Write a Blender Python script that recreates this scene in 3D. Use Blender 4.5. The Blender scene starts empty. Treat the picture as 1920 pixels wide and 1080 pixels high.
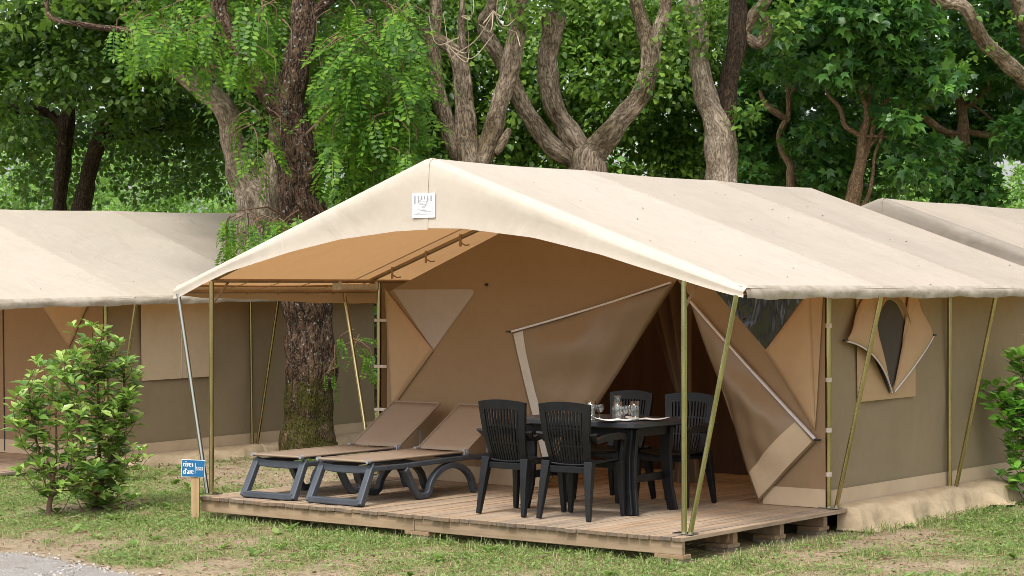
import bpy, bmesh, math, random
import numpy as np
from mathutils import Vector, Matrix
from mathutils.geometry import tessellate_polygon

random.seed(7)
RNG = np.random.default_rng(11)
R = math.radians
scene = bpy.context.scene
COL = scene.collection

# ------------------------------------------------------------------ camera
FPX, HOR, EYE = 3891.0, 539.2, 1.75            # focal length in photo pixels, horizon row, eye height above the deck
cam_d = bpy.data.cameras.new('camera')
cam_d.sensor_width = 36.0
cam_d.lens = FPX / 1920 * 36.0
cam_d.clip_end = 2000
cam = bpy.data.objects.new('camera', cam_d)
COL.objects.link(cam)
cam.location = (0, 0, EYE)
cam.rotation_euler = (R(90), 0, 0)
scene.camera = cam

# ------------------------------------------------------------------ sky, sun, exposure
SUN_EL, SUN_AZ = 58.0, 205.0                   # degrees; azimuth clockwise from +Y (behind the camera, a little left)
world = bpy.data.worlds.new('World')
scene.world = world
world.use_nodes = True
wn = world.node_tree
wn.nodes.clear()
sky = wn.nodes.new('ShaderNodeTexSky')
sky.sky_type = 'NISHITA'
sky.sun_disc = False
sky.sun_elevation = R(SUN_EL)
sky.sun_rotation = R(SUN_AZ)
sky.air_density = 1.0
sky.dust_density = 4.0
sky.ozone_density = 1.0
hs = wn.nodes.new('ShaderNodeHueSaturation')
hs.inputs['Saturation'].default_value = 0.28
bg = wn.nodes.new('ShaderNodeBackground')
bg.inputs['Strength'].default_value = 0.15
wo = wn.nodes.new('ShaderNodeOutputWorld')
wn.links.new(sky.outputs[0], hs.inputs['Color'])
wn.links.new(hs.outputs[0], bg.inputs[0])
wn.links.new(bg.outputs[0], wo.inputs[0])

sun_d = bpy.data.lights.new('sun', 'SUN')
sun_d.energy = 1.25
sun_d.angle = R(12)
sun_d.color = (1.0, 0.965, 0.92)
sun = bpy.data.objects.new('sun', sun_d)
COL.objects.link(sun)
az = R(SUN_AZ)
sdir = Vector((math.sin(az) * math.cos(R(SUN_EL)), math.cos(az) * math.cos(R(SUN_EL)), math.sin(R(SUN_EL))))
sun.rotation_euler = sdir.to_track_quat('Z', 'Y').to_euler()
sun.location = (0, 0, 30)

vs = scene.view_settings
vs.view_transform = 'Standard'
vs.look = 'None'
vs.gamma = 1.0
vs.use_curve_mapping = False
vs.exposure = 1.02
scene.cycles.max_bounces = 7
scene.cycles.diffuse_bounces = 4
scene.cycles.glossy_bounces = 3
scene.cycles.transmission_bounces = 7
scene.cycles.transparent_max_bounces = 40
scene.cycles.caustics_reflective = False
scene.cycles.caustics_refractive = False
scene.cycles.use_denoising = True
scene.cycles.denoising_prefilter = 'ACCURATE'
scene.cycles.filter_width = 0.85

# ------------------------------------------------------------------ frames of reference
TENT_A = R(37.31)
TENT_P = Vector((1.2237, 14.7603, 0.0))
GZ = -0.19                                      # ground below the deck top
CA, SA = math.cos(TENT_A), math.sin(TENT_A)
def T(u, v, z=0.0):                             # tent coordinates (across, deep, up) to world
    return Vector((TENT_P.x + u * CA + v * SA, TENT_P.y - u * SA + v * CA, z))
def at(px, py, d):                              # a point d metres away along y, seen at photo pixel px, py
    return Vector(((px - 960) / FPX * d, d, EYE - (py - HOR) / FPX * d))

# ------------------------------------------------------------------ object helpers
def tag(o, label=None, cat=None, group=None, kind=None):
    if label: o['label'] = label
    if cat: o['category'] = cat
    if group: o['group'] = group
    if kind: o['kind'] = kind
    return o
def empty(name, loc=(0, 0, 0), rz=0.0, parent=None):
    o = bpy.data.objects.new(name, None)
    o.empty_display_size = 0.2
    COL.objects.link(o)
    o.location = loc
    o.rotation_euler = (0, 0, rz)
    if parent: o.parent = parent
    return o
def link(name, me, parent=None, loc=None, rot=None):
    o = bpy.data.objects.new(name, me)
    COL.objects.link(o)
    if parent: o.parent = parent
    if loc is not None: o.location = loc
    if rot is not None: o.rotation_euler = rot
    return o
def copy_tree(o, parent=None):
    c = o.copy()
    COL.objects.link(c)
    c.parent = parent
    for ch in o.children: copy_tree(ch, c)
    return c

def catmull(pts, n):
    """pts: list of tuples, any dimension; n points per span"""
    P = np.array(pts, float)
    if len(P) < 3: 
        t = np.linspace(0, 1, n + 1)[:, None]
        return P[0] * (1 - t) + P[1] * t
    Q = np.vstack([2 * P[0] - P[1], P, 2 * P[-1] - P[-2]])
    out = []
    for i in range(1, len(Q) - 2):
        p0, p1, p2, p3 = Q[i - 1], Q[i], Q[i + 1], Q[i + 2]
        for k in range(n):
            t = k / n
            out.append(0.5 * (2 * p1 + (p2 - p0) * t + (2 * p0 - 5 * p1 + 4 * p2 - p3) * t * t + (3 * p1 - p0 - 3 * p2 + p3) * t ** 3))
    out.append(P[-1])
    return np.array(out)

class MB:
    """collects simple shapes, links them as one mesh object"""
    def __init__(s): s.v = []; s.f = []; s.capped = False
    def add(s, vs, fs):
        b = len(s.v); s.v += [tuple(x) for x in vs]; s.f += [tuple(i + b for i in f) for f in fs]; return s
    def box(s, a, b, bev=0.0, M=None):
        x0, y0, z0 = a; x1, y1, z1 = b
        if bev <= 0:
            vs = [(x0, y0, z0), (x1, y0, z0), (x1, y1, z0), (x0, y1, z0), (x0, y0, z1), (x1, y0, z1), (x1, y1, z1), (x0, y1, z1)]
            fs = [(0, 3, 2, 1), (4, 5, 6, 7), (0, 1, 5, 4), (1, 2, 6, 5), (2, 3, 7, 6), (3, 0, 4, 7)]
        else:
            bm = bmesh.new(); bmesh.ops.create_cube(bm, size=1.0)
            for v in bm.verts: v.co = Vector(((x0 + x1) / 2 + v.co.x * (x1 - x0), (y0 + y1) / 2 + v.co.y * (y1 - y0), (z0 + z1) / 2 + v.co.z * (z1 - z0)))
            bmesh.ops.bevel(bm, geom=bm.edges[:], offset=bev, segments=2, affect='EDGES', profile=0.6)
            bm.verts.ensure_lookup_table(); bm.verts.index_update()
            vs = [v.co[:] for v in bm.verts]; fs = [tuple(v.index for v in f.verts) for f in bm.faces]; bm.free()
        if M is not None: vs = [tuple(M @ Vector(v)) for v in vs]
        return s.add(vs, fs)
    def tube(s, pts, r, seg=10, cap=True, sx=1.0):
        P = [Vector(p) for p in pts]; n = len(P)
        rr = r if hasattr(r, '__len__') else [r] * n
        vs = []; up = None
        for i in range(n):
            d = (P[min(i + 1, n - 1)] - P[max(i - 1, 0)])
            d = d.normalized() if d.length > 1e-9 else Vector((0, 0, 1))
            if up is None:
                up = Vector((1, 0, 0)) if abs(d.x) < 0.8 else Vector((0, 1, 0))
            a = (up - d * up.dot(d)).normalized(); b = d.cross(a); up = a
            for k in range(seg):
                t = 2 * math.pi * k / seg
                vs.append(tuple(P[i] + (a * math.cos(t) * sx + b * math.sin(t)) * rr[i]))
        fs = []
        for i in range(n - 1):
            for k in range(seg):
                k2 = (k + 1) % seg
                fs.append((i * seg + k, i * seg + k2, (i + 1) * seg + k2, (i + 1) * seg + k))
        if cap: s.capped = True
        if cap: fs += [tuple(range(seg - 1, -1, -1)), tuple((n - 1) * seg + k for k in range(seg))]
        return s.add(vs, fs)
    def beam(s, pts, w, h, up=(0, 0, 1)):
        """rectangular section swept along pts, mitred; w across, h along the in-plane normal; w,h scalars or lists"""
        P = [Vector(p) for p in pts]; n = len(P); U = Vector(up); vs = []
        for i in range(n):
            d0 = (P[i] - P[i - 1]).normalized() if i > 0 else None
            d1 = (P[i + 1] - P[i]).normalized() if i < n - 1 else None
            d = ((d0 or d1) + (d1 or d0)).normalized()
            sd = U.cross(d).normalized() if U.cross(d).length > 1e-6 else Vector((1, 0, 0))
            nn = d.cross(sd).normalized()
            k = 1.0 / max(0.5, d.dot(d1 or d0))
            ww = (w[i] if hasattr(w, '__len__') else w) / 2; hh = (h[i] if hasattr(h, '__len__') else h) / 2 * k
            vs += [tuple(P[i] + sd * ww * a + nn * hh * b) for a, b in ((-1, -1), (1, -1), (1, 1), (-1, 1))]
        fs = []
        for i in range(n - 1):
            for k in range(4):
                k2 = (k + 1) % 4
                fs.append((i * 4 + k, i * 4 + k2, i * 4 + 4 + k2, i * 4 + 4 + k))
        fs += [(3, 2, 1, 0), tuple((n - 1) * 4 + k for k in range(4))]
        return s.add(vs, fs)
    def grid(s, rows):
        n, m = len(rows), len(rows[0]); vs = [p for r in rows for p in r]
        fs = [(i * m + j, i * m + j + 1, (i + 1) * m + j + 1, (i + 1) * m + j) for i in range(n - 1) for j in range(m - 1)]
        return s.add(vs, fs)
    def poly(s, pts):
        vs = [Vector(p) for p in pts]
        return s.add([tuple(v) for v in vs], [tuple(t) for t in tessellate_polygon([vs])])
    def tri(s, A, B, C, n, disp):
        """bulged triangle; disp(a, b, c) -> offset vector"""
        A, B, C = Vector(A), Vector(B), Vector(C); idx = {}; vs = []
        for i in range(n + 1):
            for j in range(n + 1 - i):
                a, b = i / n, j / n; c = 1 - a - b
                idx[i, j] = len(vs); vs.append(tuple(A * a + B * b + C * c + Vector(disp(a, b, c))))
        fs = []
        for i in range(n):
            for j in range(n - i):
                fs.append((idx[i, j], idx[i + 1, j], idx[i, j + 1]))
                if i + j < n - 1: fs.append((idx[i + 1, j], idx[i + 1, j + 1], idx[i, j + 1]))
        return s.add(vs, fs)
    def lathe(s, prof, seg=20, c=(0, 0, 0)):
        vs = []; m = len(prof)
        for k in range(seg):
            t = 2 * math.pi * k / seg
            vs += [(c[0] + r * math.cos(t), c[1] + r * math.sin(t), c[2] + z) for r, z in prof]
        fs = [(k * m + i, ((k + 1) % seg) * m + i, ((k + 1) % seg) * m + i + 1, k * m + i + 1) for k in range(seg) for i in range(m - 1)]
        return s.add(vs, fs)
    def mesh(s, name, mat, smooth=False, angle=None):
        if smooth and s.capped and angle is None: angle = 50
        me = bpy.data.meshes.new(name); me.from_pydata(s.v, [], s.f); me.update()
        bm = bmesh.new(); bm.from_mesh(me)
        if angle is not None or not smooth: bmesh.ops.recalc_face_normals(bm, faces=bm.faces[:])
        bm.to_mesh(me); bm.free()
        if mat: me.materials.append(mat)
        if smooth or angle is not None:
            me.polygons.foreach_set('use_smooth', [True] * len(me.polygons))
            if angle is not None: me.set_sharp_from_angle(angle=R(angle))
        return me
    def build(s, name, mat, parent=None, smooth=False, angle=None, solid=0.0, bev=0.0):
        o = link(name, s.mesh(name, mat, smooth, angle), parent)
        if solid:
            m = o.modifiers.new('thickness', 'SOLIDIFY'); m.thickness = solid; m.offset = 0
        if bev:
            m = o.modifiers.new('edges', 'BEVEL'); m.width = bev; m.segments = 2; m.limit_method = 'ANGLE'; m.angle_limit = R(35)
        return o

# ------------------------------------------------------------------ materials
def nt(name):
    m = bpy.data.materials.new(name); m.use_nodes = True
    t = m.node_tree; b = t.nodes['Principled BSDF']; return m, t, b
def node(t, kind, **kw):
    n = t.nodes.new(kind)
    for k, v in kw.items():
        if k in n.inputs: n.inputs[k].default_value = v
        else: setattr(n, k, v)
    return n
def ramp(t, stops, interp='LINEAR'):
    n = t.nodes.new('ShaderNodeValToRGB'); e = n.color_ramp.elements; n.color_ramp.interpolation = interp
    e[0].position, e[0].color = stops[0][0], (*stops[0][1], 1)
    e[1].position, e[1].color = stops[-1][0], (*stops[-1][1], 1)
    for p, c in stops[1:-1]:
        k = e.new(p); k.color = (*c, 1)
    return n
def mixc(t, fac, a, b, mode='MIX'):
    n = t.nodes.new('ShaderNodeMix'); n.data_type = 'RGBA'; n.blend_type = mode
    for s, v in ((0, fac), (6, a), (7, b)):
        if hasattr(v, 'links') or isinstance(v, bpy.types.NodeSocket): t.links.new(v, n.inputs[s])
        else: n.inputs[s].default_value = v if s == 0 else (*v, 1)
    return n.outputs[2]
def coords(t, scale=(1, 1, 1), kind='Object'):
    c = t.nodes.new('ShaderNodeTexCoord'); mp = t.nodes.new('ShaderNodeMapping')
    mp.inputs['Scale'].default_value = scale
    t.links.new(c.outputs[kind], mp.inputs[0]); return mp.outputs[0]
def noise(t, vec, scale, detail=4, rough=0.55, dist=0.0):
    n = node(t, 'ShaderNodeTexNoise', Scale=scale, Detail=detail, Roughness=rough, Distortion=dist)
    if vec is not None: t.links.new(vec, n.inputs['Vector'])
    return n.outputs['Fac']
def bump(t, b, heights, dist=0.01, prev=None):
    for h, st, d in heights:
        n = node(t, 'ShaderNodeBump', Strength=st, Distance=d)
        t.links.new(h, n.inputs['Height'])
        if prev is not None: t.links.new(prev, n.inputs['Normal'])
        prev = n.outputs[0]
    t.links.new(prev, b.inputs['Normal']); return prev
def dk(c, k): return tuple(x * k for x in c)

def canvas(name, base, inside=None, crease=0.0, trans=0.0, tcol=(1, .6, .3), stain=0.12, rough=0.85, sheen=0.0, dirt=None, wrinkle=0.35, spec=0.25):
    m, t, b = nt(name)
    v = coords(t)
    n1 = noise(t, v, 1.3, 5, .6); n2 = noise(t, v, 9, 4, .6); n3 = noise(t, coords(t, (1, 1, 3)), 55, 2)
    r1 = ramp(t, [(.35, dk(base, 1 - stain)), (.62, base)]); t.links.new(n1, r1.inputs[0])
    c = mixc(t, .5, r1.outputs[0], r1.outputs[0])
    r2 = ramp(t, [(.3, (.86, .85, .83)), (.55, (1, 1, 1))]); t.links.new(n2, r2.inputs[0])
    c = mixc(t, .35, c, r2.outputs[0], 'MULTIPLY')
    r3 = ramp(t, [(.32, (.93, .93, .93)), (.6, (1, 1, 1))]); t.links.new(n3, r3.inputs[0])
    c = mixc(t, .6, c, r3.outputs[0], 'MULTIPLY')
    if dirt:
        nd = noise(t, coords(t, (1, 1, 2.2)), 7, 6, .7, .6)
        rd = ramp(t, [(.42, (0, 0, 0)), (.68, (1, 1, 1))]); t.links.new(nd, rd.inputs[0])
        c = mixc(t, rd.outputs[0], c, dirt)
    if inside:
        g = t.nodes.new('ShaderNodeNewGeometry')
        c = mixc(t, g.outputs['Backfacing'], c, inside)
    t.links.new(c, b.inputs['Base Color'])
    b.inputs['Roughness'].default_value = rough
    b.inputs['Specular IOR Level'].default_value = spec
    w = noise(t, coords(t, (1, 1, .6)), 2.6, 3, .5, .8)
    weave = noise(t, v, 260, 1)
    hs_ = [(w, wrinkle, .05), (n2, .12, .01), (weave, .12, .002)]
    if crease:
        hs_.append((noise(t, coords(t, (1.6, 1.6, 1.0)), 8, 3, .5, 2.2), crease, .06))
    nb = bump(t, b, hs_)
    if trans:
        tr = node(t, 'ShaderNodeBsdfTranslucent', Color=(*tcol, 1)); t.links.new(nb, tr.inputs['Normal'])
        mx = node(t, 'ShaderNodeMixShader', Fac=trans)
        t.links.new(b.outputs[0], mx.inputs[1]); t.links.new(tr.outputs[0], mx.inputs[2])
        t.links.new(mx.outputs[0], t.nodes['Material Output'].inputs[0])
    return m

def plain(name, base, rough=0.5, metal=0.0, var=0.15, scale=8, bumps=0.0, spec=0.5, coat=0.0, vscale=(1, 1, 1)):
    m, t, b = nt(name)
    n1 = noise(t, coords(t, vscale), scale, 5, .6)
    r1 = ramp(t, [(.3, dk(base, 1 - var)), (.7, dk(base, 1 + var * .6))]); t.links.new(n1, r1.inputs[0])
    t.links.new(r1.outputs[0], b.inputs['Base Color'])
    b.inputs['Roughness'].default_value = rough; b.inputs['Metallic'].default_value = metal
    b.inputs['Specular IOR Level'].default_value = spec; b.inputs['Coat Weight'].default_value = coat
    rr = node(t, 'ShaderNodeMapRange'); rr.inputs[3].default_value = rough * .8; rr.inputs[4].default_value = min(1, rough * 1.25)
    t.links.new(n1, rr.inputs[0]); t.links.new(rr.outputs[0], b.inputs['Roughness'])
    if bumps: bump(t, b, [(noise(t, coords(t), scale * 6, 3), bumps, .004)])
    return m

def wood(name, base, dark, along='Y', rough=0.75, grey=None):
    m, t, b = nt(name)
    sc = {'Y': (26, 1.3, 26), 'X': (1.3, 26, 26), 'Z': (26, 26, 1.3)}[along]
    oi = t.nodes.new('ShaderNodeObjectInfo')
    v = t.nodes.new('ShaderNodeVectorMath'); v.operation = 'ADD'
    sc2 = t.nodes.new('ShaderNodeVectorMath'); sc2.operation = 'SCALE'
    sc2.inputs[0].default_value = (13, 17, 9); t.links.new(oi.outputs['Random'], sc2.inputs['Scale'])
    t.links.new(coords(t, sc), v.inputs[0]); t.links.new(sc2.outputs[0], v.inputs[1])
    n1 = noise(t, v.outputs[0], 1.0, 6, .65, .4)
    r1 = ramp(t, [(.25, dark), (.5, base), (.75, dk(base, 1.18))]); t.links.new(n1, r1.inputs[0])
    r2 = ramp(t, [(0, (.78, .78, .80)), (.5, (1, .98, .95)), (1, (1.0, .90, .80))]); t.links.new(oi.outputs['Random'], r2.inputs[0])
    c = mixc(t, 1.0, r1.outputs[0], r2.outputs[0], 'MULTIPLY')
    n2 = noise(t, coords(t), 2.2, 5, .6)
    r3 = ramp(t, [(.38, (.72, .70, .68)), (.6, (1, 1, 1))]); t.links.new(n2, r3.inputs[0])
    c = mixc(t, .7, c, r3.outputs[0], 'MULTIPLY')
    t.links.new(c, b.inputs['Base Color'])
    b.inputs['Roughness'].default_value = rough; b.inputs['Specular IOR Level'].default_value = .25
    hs_ = [(n1, .5, .004), (noise(t, v.outputs[0], 4.0, 3), .3, .001)]
    if grey:
        wv = node(t, 'ShaderNodeTexWave', Scale=grey, Distortion=.2, Detail=1.0); wv.bands_direction = 'X'; t.links.new(coords(t), wv.inputs['Vector']); hs_.append((wv.outputs['Fac'], .35, .003))
    bump(t, b, hs_)
    return m

def leafmat(name, lo, mid, hi, trans=0.35, tcol=(.35, .55, .08), rough=0.42, spec=0.5, accent=None):
    m, t, b = nt(name)
    g = t.nodes.new('ShaderNodeNewGeometry'); oi = t.nodes.new('ShaderNodeObjectInfo')
    ad = node(t, 'ShaderNodeMath', operation='ADD'); t.links.new(g.outputs['Random Per Island'], ad.inputs[0]); t.links.new(oi.outputs['Random'], ad.inputs[1])
    fr = node(t, 'ShaderNodeMath', operation='FRACT'); t.links.new(ad.outputs[0], fr.inputs[0])
    st = [(0, lo), (.45, mid), (.9, hi)]
    if accent: st += [(.975, hi), (.985, accent)]
    st += [(1.0, accent or hi)]
    r1 = ramp(t, st); t.links.new(fr.outputs[0], r1.inputs[0])
    t.links.new(r1.outputs[0], b.inputs['Base Color'])
    b.inputs['Roughness'].default_value = rough; b.inputs['Specular IOR Level'].default_value = spec
    tr = node(t, 'ShaderNodeBsdfTranslucent')
    c = mixc(t, .55, r1.outputs[0], tcol); t.links.new(c, tr.inputs['Color'])
    mx = node(t, 'ShaderNodeMixShader', Fac=trans)
    t.links.new(b.outputs[0], mx.inputs[1]); t.links.new(tr.outputs[0], mx.inputs[2])
    t.links.new(mx.outputs[0], t.nodes['Material Output'].inputs[0])
    return m

def bark(name, ridge, furrow, lichen=None, moss=False, fs=1.0, depth=0.03, tint=None):
    m, t, b = nt(name)
    a = t.nodes.new('ShaderNodeAttribute'); a.attribute_name = 'bark'
    vec = a.outputs['Vector']
    def ridged(sc, det, dist):
        n = noise(t, vec, sc, det, .6, dist)
        s1 = node(t, 'ShaderNodeMath', operation='MULTIPLY_ADD'); t.links.new(n, s1.inputs[0]); s1.inputs[1].default_value = 2; s1.inputs[2].default_value = -1
        s2 = node(t, 'ShaderNodeMath', operation='ABSOLUTE'); t.links.new(s1.outputs[0], s2.inputs[0]); return s2.outputs[0]
    rA, rB = ridged(17 * fs, 3, .6), ridged(44 * fs, 3, .4)
    n2 = noise(t, vec, 6 * fs, 5, .6); n3 = noise(t, coords(t), 38, 4, .65); n4 = noise(t, coords(t), 2.3, 4, .6)
    mn = node(t, 'ShaderNodeMath', operation='MULTIPLY_ADD'); t.links.new(rB, mn.inputs[0]); mn.inputs[1].default_value = .55; t.links.new(rA, mn.inputs[2])
    r1 = ramp(t, [(.03, furrow), (.16, dk(ridge, .55)), (.42, ridge), (.8, dk(ridge, 1.25))]); t.links.new(mn.outputs[0], r1.inputs[0])
    r2 = ramp(t, [(.3, (.55, .52, .48)), (.62, (1, 1, 1))]); t.links.new(n2, r2.inputs[0])
    c = mixc(t, .8, r1.outputs[0], r2.outputs[0], 'MULTIPLY')
    r3 = ramp(t, [(.3, (.6, .57, .54)), (.6, (1, 1, 1))]); t.links.new(n3, r3.inputs[0])
    c = mixc(t, .7, c, r3.outputs[0], 'MULTIPLY')
    if tint:
        rt = ramp(t, [(.46, (0, 0, 0)), (.62, (.85, .85, .85))]); t.links.new(n4, rt.inputs[0])
        c2 = mixc(t, 1.0, c, tint, 'MULTIPLY'); c = mixc(t, rt.outputs[0], c, c2)
    if lichen:
        nl = noise(t, coords(t), 19, 4, .7); rl = ramp(t, [(.60, (0, 0, 0)), (.66, (1, 1, 1))]); t.links.new(nl, rl.inputs[0])
        c = mixc(t, rl.outputs[0], c, lichen)
    if moss:
        sx = t.nodes.new('ShaderNodeSeparateXYZ'); tc = t.nodes.new('ShaderNodeTexCoord'); t.links.new(tc.outputs['Object'], sx.inputs[0])
        mr = node(t, 'ShaderNodeMapRange'); mr.inputs[1].default_value = 1.75; mr.inputs[2].default_value = .75
        t.links.new(sx.outputs['Z'], mr.inputs[0])
        nm = noise(t, coords(t), 5, 6, .7)
        mu = node(t, 'ShaderNodeMath', operation='MULTIPLY'); t.links.new(mr.outputs[0], mu.inputs[0]); t.links.new(nm, mu.inputs[1])
        rm = ramp(t, [(.38, (0, 0, 0)), (.52, (.9, .9, .9))]); t.links.new(mu.outputs[0], rm.inputs[0])
        rmc = ramp(t, [(.3, (.025, .025, .005)), (.7, (.11, .105, .018))]); t.links.new(n3, rmc.inputs[0])
        c = mixc(t, rm.outputs[0], c, rmc.outputs[0])
    t.links.new(c, b.inputs['Base Color'])
    b.inputs['Roughness'].default_value = .9; b.inputs['Specular IOR Level'].default_value = .2
    bump(t, b, [(rA, 1.0, depth), (rB, .8, depth * .5), (n3, .6, .008)])
    return m

ROOF_GLOW = (.46, .265, .125)  # ochre underside: glow of light through the cloth put into the colour
M = {}
M['roof_a'] = canvas('canvas_cream_light', (.53, .478, .402), inside=ROOF_GLOW, trans=.22, tcol=(.95, .54, .24), stain=.05, wrinkle=.4)  # roof cloth colours, a step darker from bay to bay towards the rear
M['roof_ab'] = canvas('canvas_cream_mid', (.52, .462, .382), inside=ROOF_GLOW, trans=.22, tcol=(.95, .54, .24), stain=.06, wrinkle=.4)
M['roof_b'] = canvas('canvas_cream_beige', (.495, .434, .357), inside=ROOF_GLOW, trans=.22, tcol=(.95, .54, .24), stain=.07, wrinkle=.4)
M['roof_c'] = canvas('canvas_cream_dark', (.455, .397, .325), inside=ROOF_GLOW, trans=.22, tcol=(.95, .54, .24), stain=.09, wrinkle=.45)
M['fascia'] = canvas('canvas_fascia', (.525, .467, .392), inside=(.45, .29, .15), trans=.10, tcol=(.95, .55, .25), stain=.05, wrinkle=.45)
M['fascia_shaded'] = canvas('canvas_fascia_shaded', (.30, .262, .22), inside=(.3, .2, .12), trans=.05, tcol=(.95, .55, .25), stain=.25, dirt=(.22, .19, .15))  # far gable's shade painted in as darker cloth, dirt blotches over it
M['valance'] = canvas('canvas_valance', (.45, .40, .33), inside=(.42, .28, .16), trans=.12, tcol=(.95, .55, .25), stain=.1, dirt=(.27, .235, .17), wrinkle=.5)
M['wall'] = canvas('canvas_brown', (.295, .200, .116), trans=.06, tcol=(.9, .5, .2), stain=.06)
M['wall_side'] = canvas('canvas_taupe', (.285, .222, .138), trans=.04, tcol=(.9, .5, .2), stain=.07)
M['flap'] = canvas('canvas_flap_tan', (.50, .335, .195), trans=.10, tcol=(.95, .55, .25), stain=.05)
M['flap_pale'] = canvas('canvas_flap_pale', (.56, .43, .29), stain=.05)
M['flap_brown'] = canvas('canvas_door_brown', (.27, .185, .108), trans=.10, tcol=(.9, .5, .2), stain=.06, rough=.42, spec=.5, wrinkle=.5)
M['band'] = canvas('canvas_base_band', (.56, .43, .29), stain=.10, wrinkle=.5, rough=.6)
M['mud'] = canvas('canvas_mud_flap', (.55, .425, .275), stain=.14, dirt=(.40, .305, .19), wrinkle=.6, rough=.7)
M['net'] = canvas('window_netting', (.42, .345, .30), stain=.08)
M['mesh_dark'] = canvas('window_mesh_dark', (.075, .062, .052), stain=.2)
M['clear'] = plain('dark_vinyl', (.016, .015, .014), rough=.07, var=.3, scale=5, spec=.6)  # opaque sheet; the unlit interior behind the pane painted into its colour
def _wr(m):
    t = m.node_tree; b = t.nodes['Principled BSDF']
    bump(t, b, [(noise(t, coords(t, (3.0, 3.0, .7)), 2.4, 2, .5, 1.0), .55, .10)])
_wr(M['clear'])
M['hem'] = canvas('pale_hem', (.58, .53, .46), stain=.12, wrinkle=.3)
M['zip'] = plain('zip_tape', (.62, .58, .60), rough=.6, var=.08, scale=30)
M['strap'] = plain('webbing', (.36, .24, .15), rough=.8, var=.2, scale=40)
M['strap_pale'] = plain('pale_strap', (.55, .48, .40), rough=.6, var=.2, scale=40)
M['black'] = plain('black_plastic', (.012, .012, .012), rough=.5)
M['brass'] = plain('zinc_yellow_steel', (.50, .43, .25), rough=.16, metal=1.0, var=.25, scale=6, vscale=(3, 3, .5))
M['brass_green'] = plain('zinc_olive_steel', (.47, .46, .27), rough=.17, metal=1.0, var=.3, scale=6, vscale=(3, 3, .5))
M['steel'] = plain('galvanised_steel', (.34, .34, .31), rough=.12, metal=.95, var=.12, scale=6, vscale=(3, 3, .5))
M['tube'] = plain('frame_tube', (.36, .25, .15), rough=.4, metal=.6, var=.25, scale=6)
M['patch'] = plain('white_patch', (.74, .74, .76), rough=.7, var=.05, scale=30)
M['print'] = plain('grey_print', (.28, .28, .30), rough=.7, var=.15, scale=60)
M['deck'] = wood('deck_wood', (.375, .295, .215), (.19, .14, .098), 'Y', grey=12.0)
M['end_grain'] = wood('deck_end_grain', (.175, .135, .098), (.075, .055, .04), 'Y')
M['beam'] = wood('deck_beam', (.325, .24, .155), (.18, .13, .08), 'X')
M['post'] = wood('post_wood', (.42, .30, .165), (.26, .175, .09), 'Z')
M['resin'] = plain('anthracite_resin', (.0080, .0083, .0095), rough=.38, var=.25, scale=14, bumps=.06, spec=.28)
M['lounger'] = plain('grey_resin', (.056, .065, .079), rough=.45, var=.2, scale=10, bumps=.05, spec=.35)
M['sling'] = canvas('sling_mesh', (.265, .200, .146), stain=.06, rough=.6, wrinkle=.1)
M['grey_plastic'] = plain('light_grey_plastic', (.25, .25, .26), rough=.5)
M['paper'] = plain('paper_napkin', (.72, .70, .67), rough=.8, var=.04)
M['blue'] = plain('sign_blue', (.006, .115, .265), rough=.4, var=.06, scale=20)
M['white'] = plain('sign_white', (.78, .80, .82), rough=.5, var=.04)
M['red_ribbon'] = plain('red_plastic_tag', (.22, .01, .012), rough=.5)
M['stone'] = plain('block_stone', (.24, .19, .14), rough=.9, var=.3, scale=12, bumps=.5)
g_, gt, gb = nt('clear_glass')
gl = node(gt, 'ShaderNodeBsdfGlossy', Roughness=.03); tp = node(gt, 'ShaderNodeBsdfTransparent', Color=(.975, .985, .98, 1))
lw = node(gt, 'ShaderNodeLayerWeight', Blend=.35); pw = node(gt, 'ShaderNodeMath', operation='POWER'); pw.inputs[1].default_value = 2.2; gt.links.new(lw.outputs['Facing'], pw.inputs[0])
fr = node(gt, 'ShaderNodeMath', operation='MULTIPLY_ADD'); fr.inputs[1].default_value = .75; fr.inputs[2].default_value = .06; gt.links.new(pw.outputs[0], fr.inputs[0]); gx = node(gt, 'ShaderNodeMixShader')
gt.links.new(fr.outputs[0], gx.inputs[0]); gt.links.new(tp.outputs[0], gx.inputs[1]); gt.links.new(gl.outputs[0], gx.inputs[2]); gt.links.new(gx.outputs[0], gt.nodes['Material Output'].inputs[0])
M['glass'] = g_
M['bark_red'] = bark('bark_robinia', (.25, .16, .105), (.014, .009, .006), lichen=(.36, .36, .31), moss=True, fs=.75, depth=.07, tint=(.5, .45, .42))
M['bark_pale'] = bark('bark_poplar_pale', (.64, .525, .405), (.17, .125, .085), fs=1.1, depth=.014, tint=(.55, .52, .46))
M['bark_grey'] = bark('bark_poplar_grey', (.54, .43, .315), (.085, .058, .038), fs=1.0, depth=.022, tint=(.42, .40, .30))
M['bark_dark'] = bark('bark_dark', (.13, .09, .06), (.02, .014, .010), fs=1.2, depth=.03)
M['bark_maple'] = bark('bark_maple', (.50, .33, .20), (.15, .095, .055), fs=2.0, depth=.008)
M['bark_shoot'] = plain('dry_shoot', (.42, .34, .24), rough=.8, var=.2)
M['twig'] = plain('twig', (.15, .085, .05), rough=.8, var=.3)
M['lf_robinia'] = leafmat('leaf_robinia', (.024, .075, .008), (.058, .150, .012), (.15, .28, .022), trans=.36, tcol=(.26, .52, .04), rough=.5, spec=.28)
M['lf_poplar'] = leafmat('leaf_poplar', (.026, .074, .011), (.080, .165, .020), (.20, .32, .045), trans=.36, tcol=(.25, .48, .05), rough=.42, spec=.38)
M['lf_maple'] = leafmat('leaf_maple', (.020, .075, .018), (.050, .145, .030), (.13, .28, .045), trans=.34, tcol=(.20, .45, .05), rough=.4)
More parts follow.
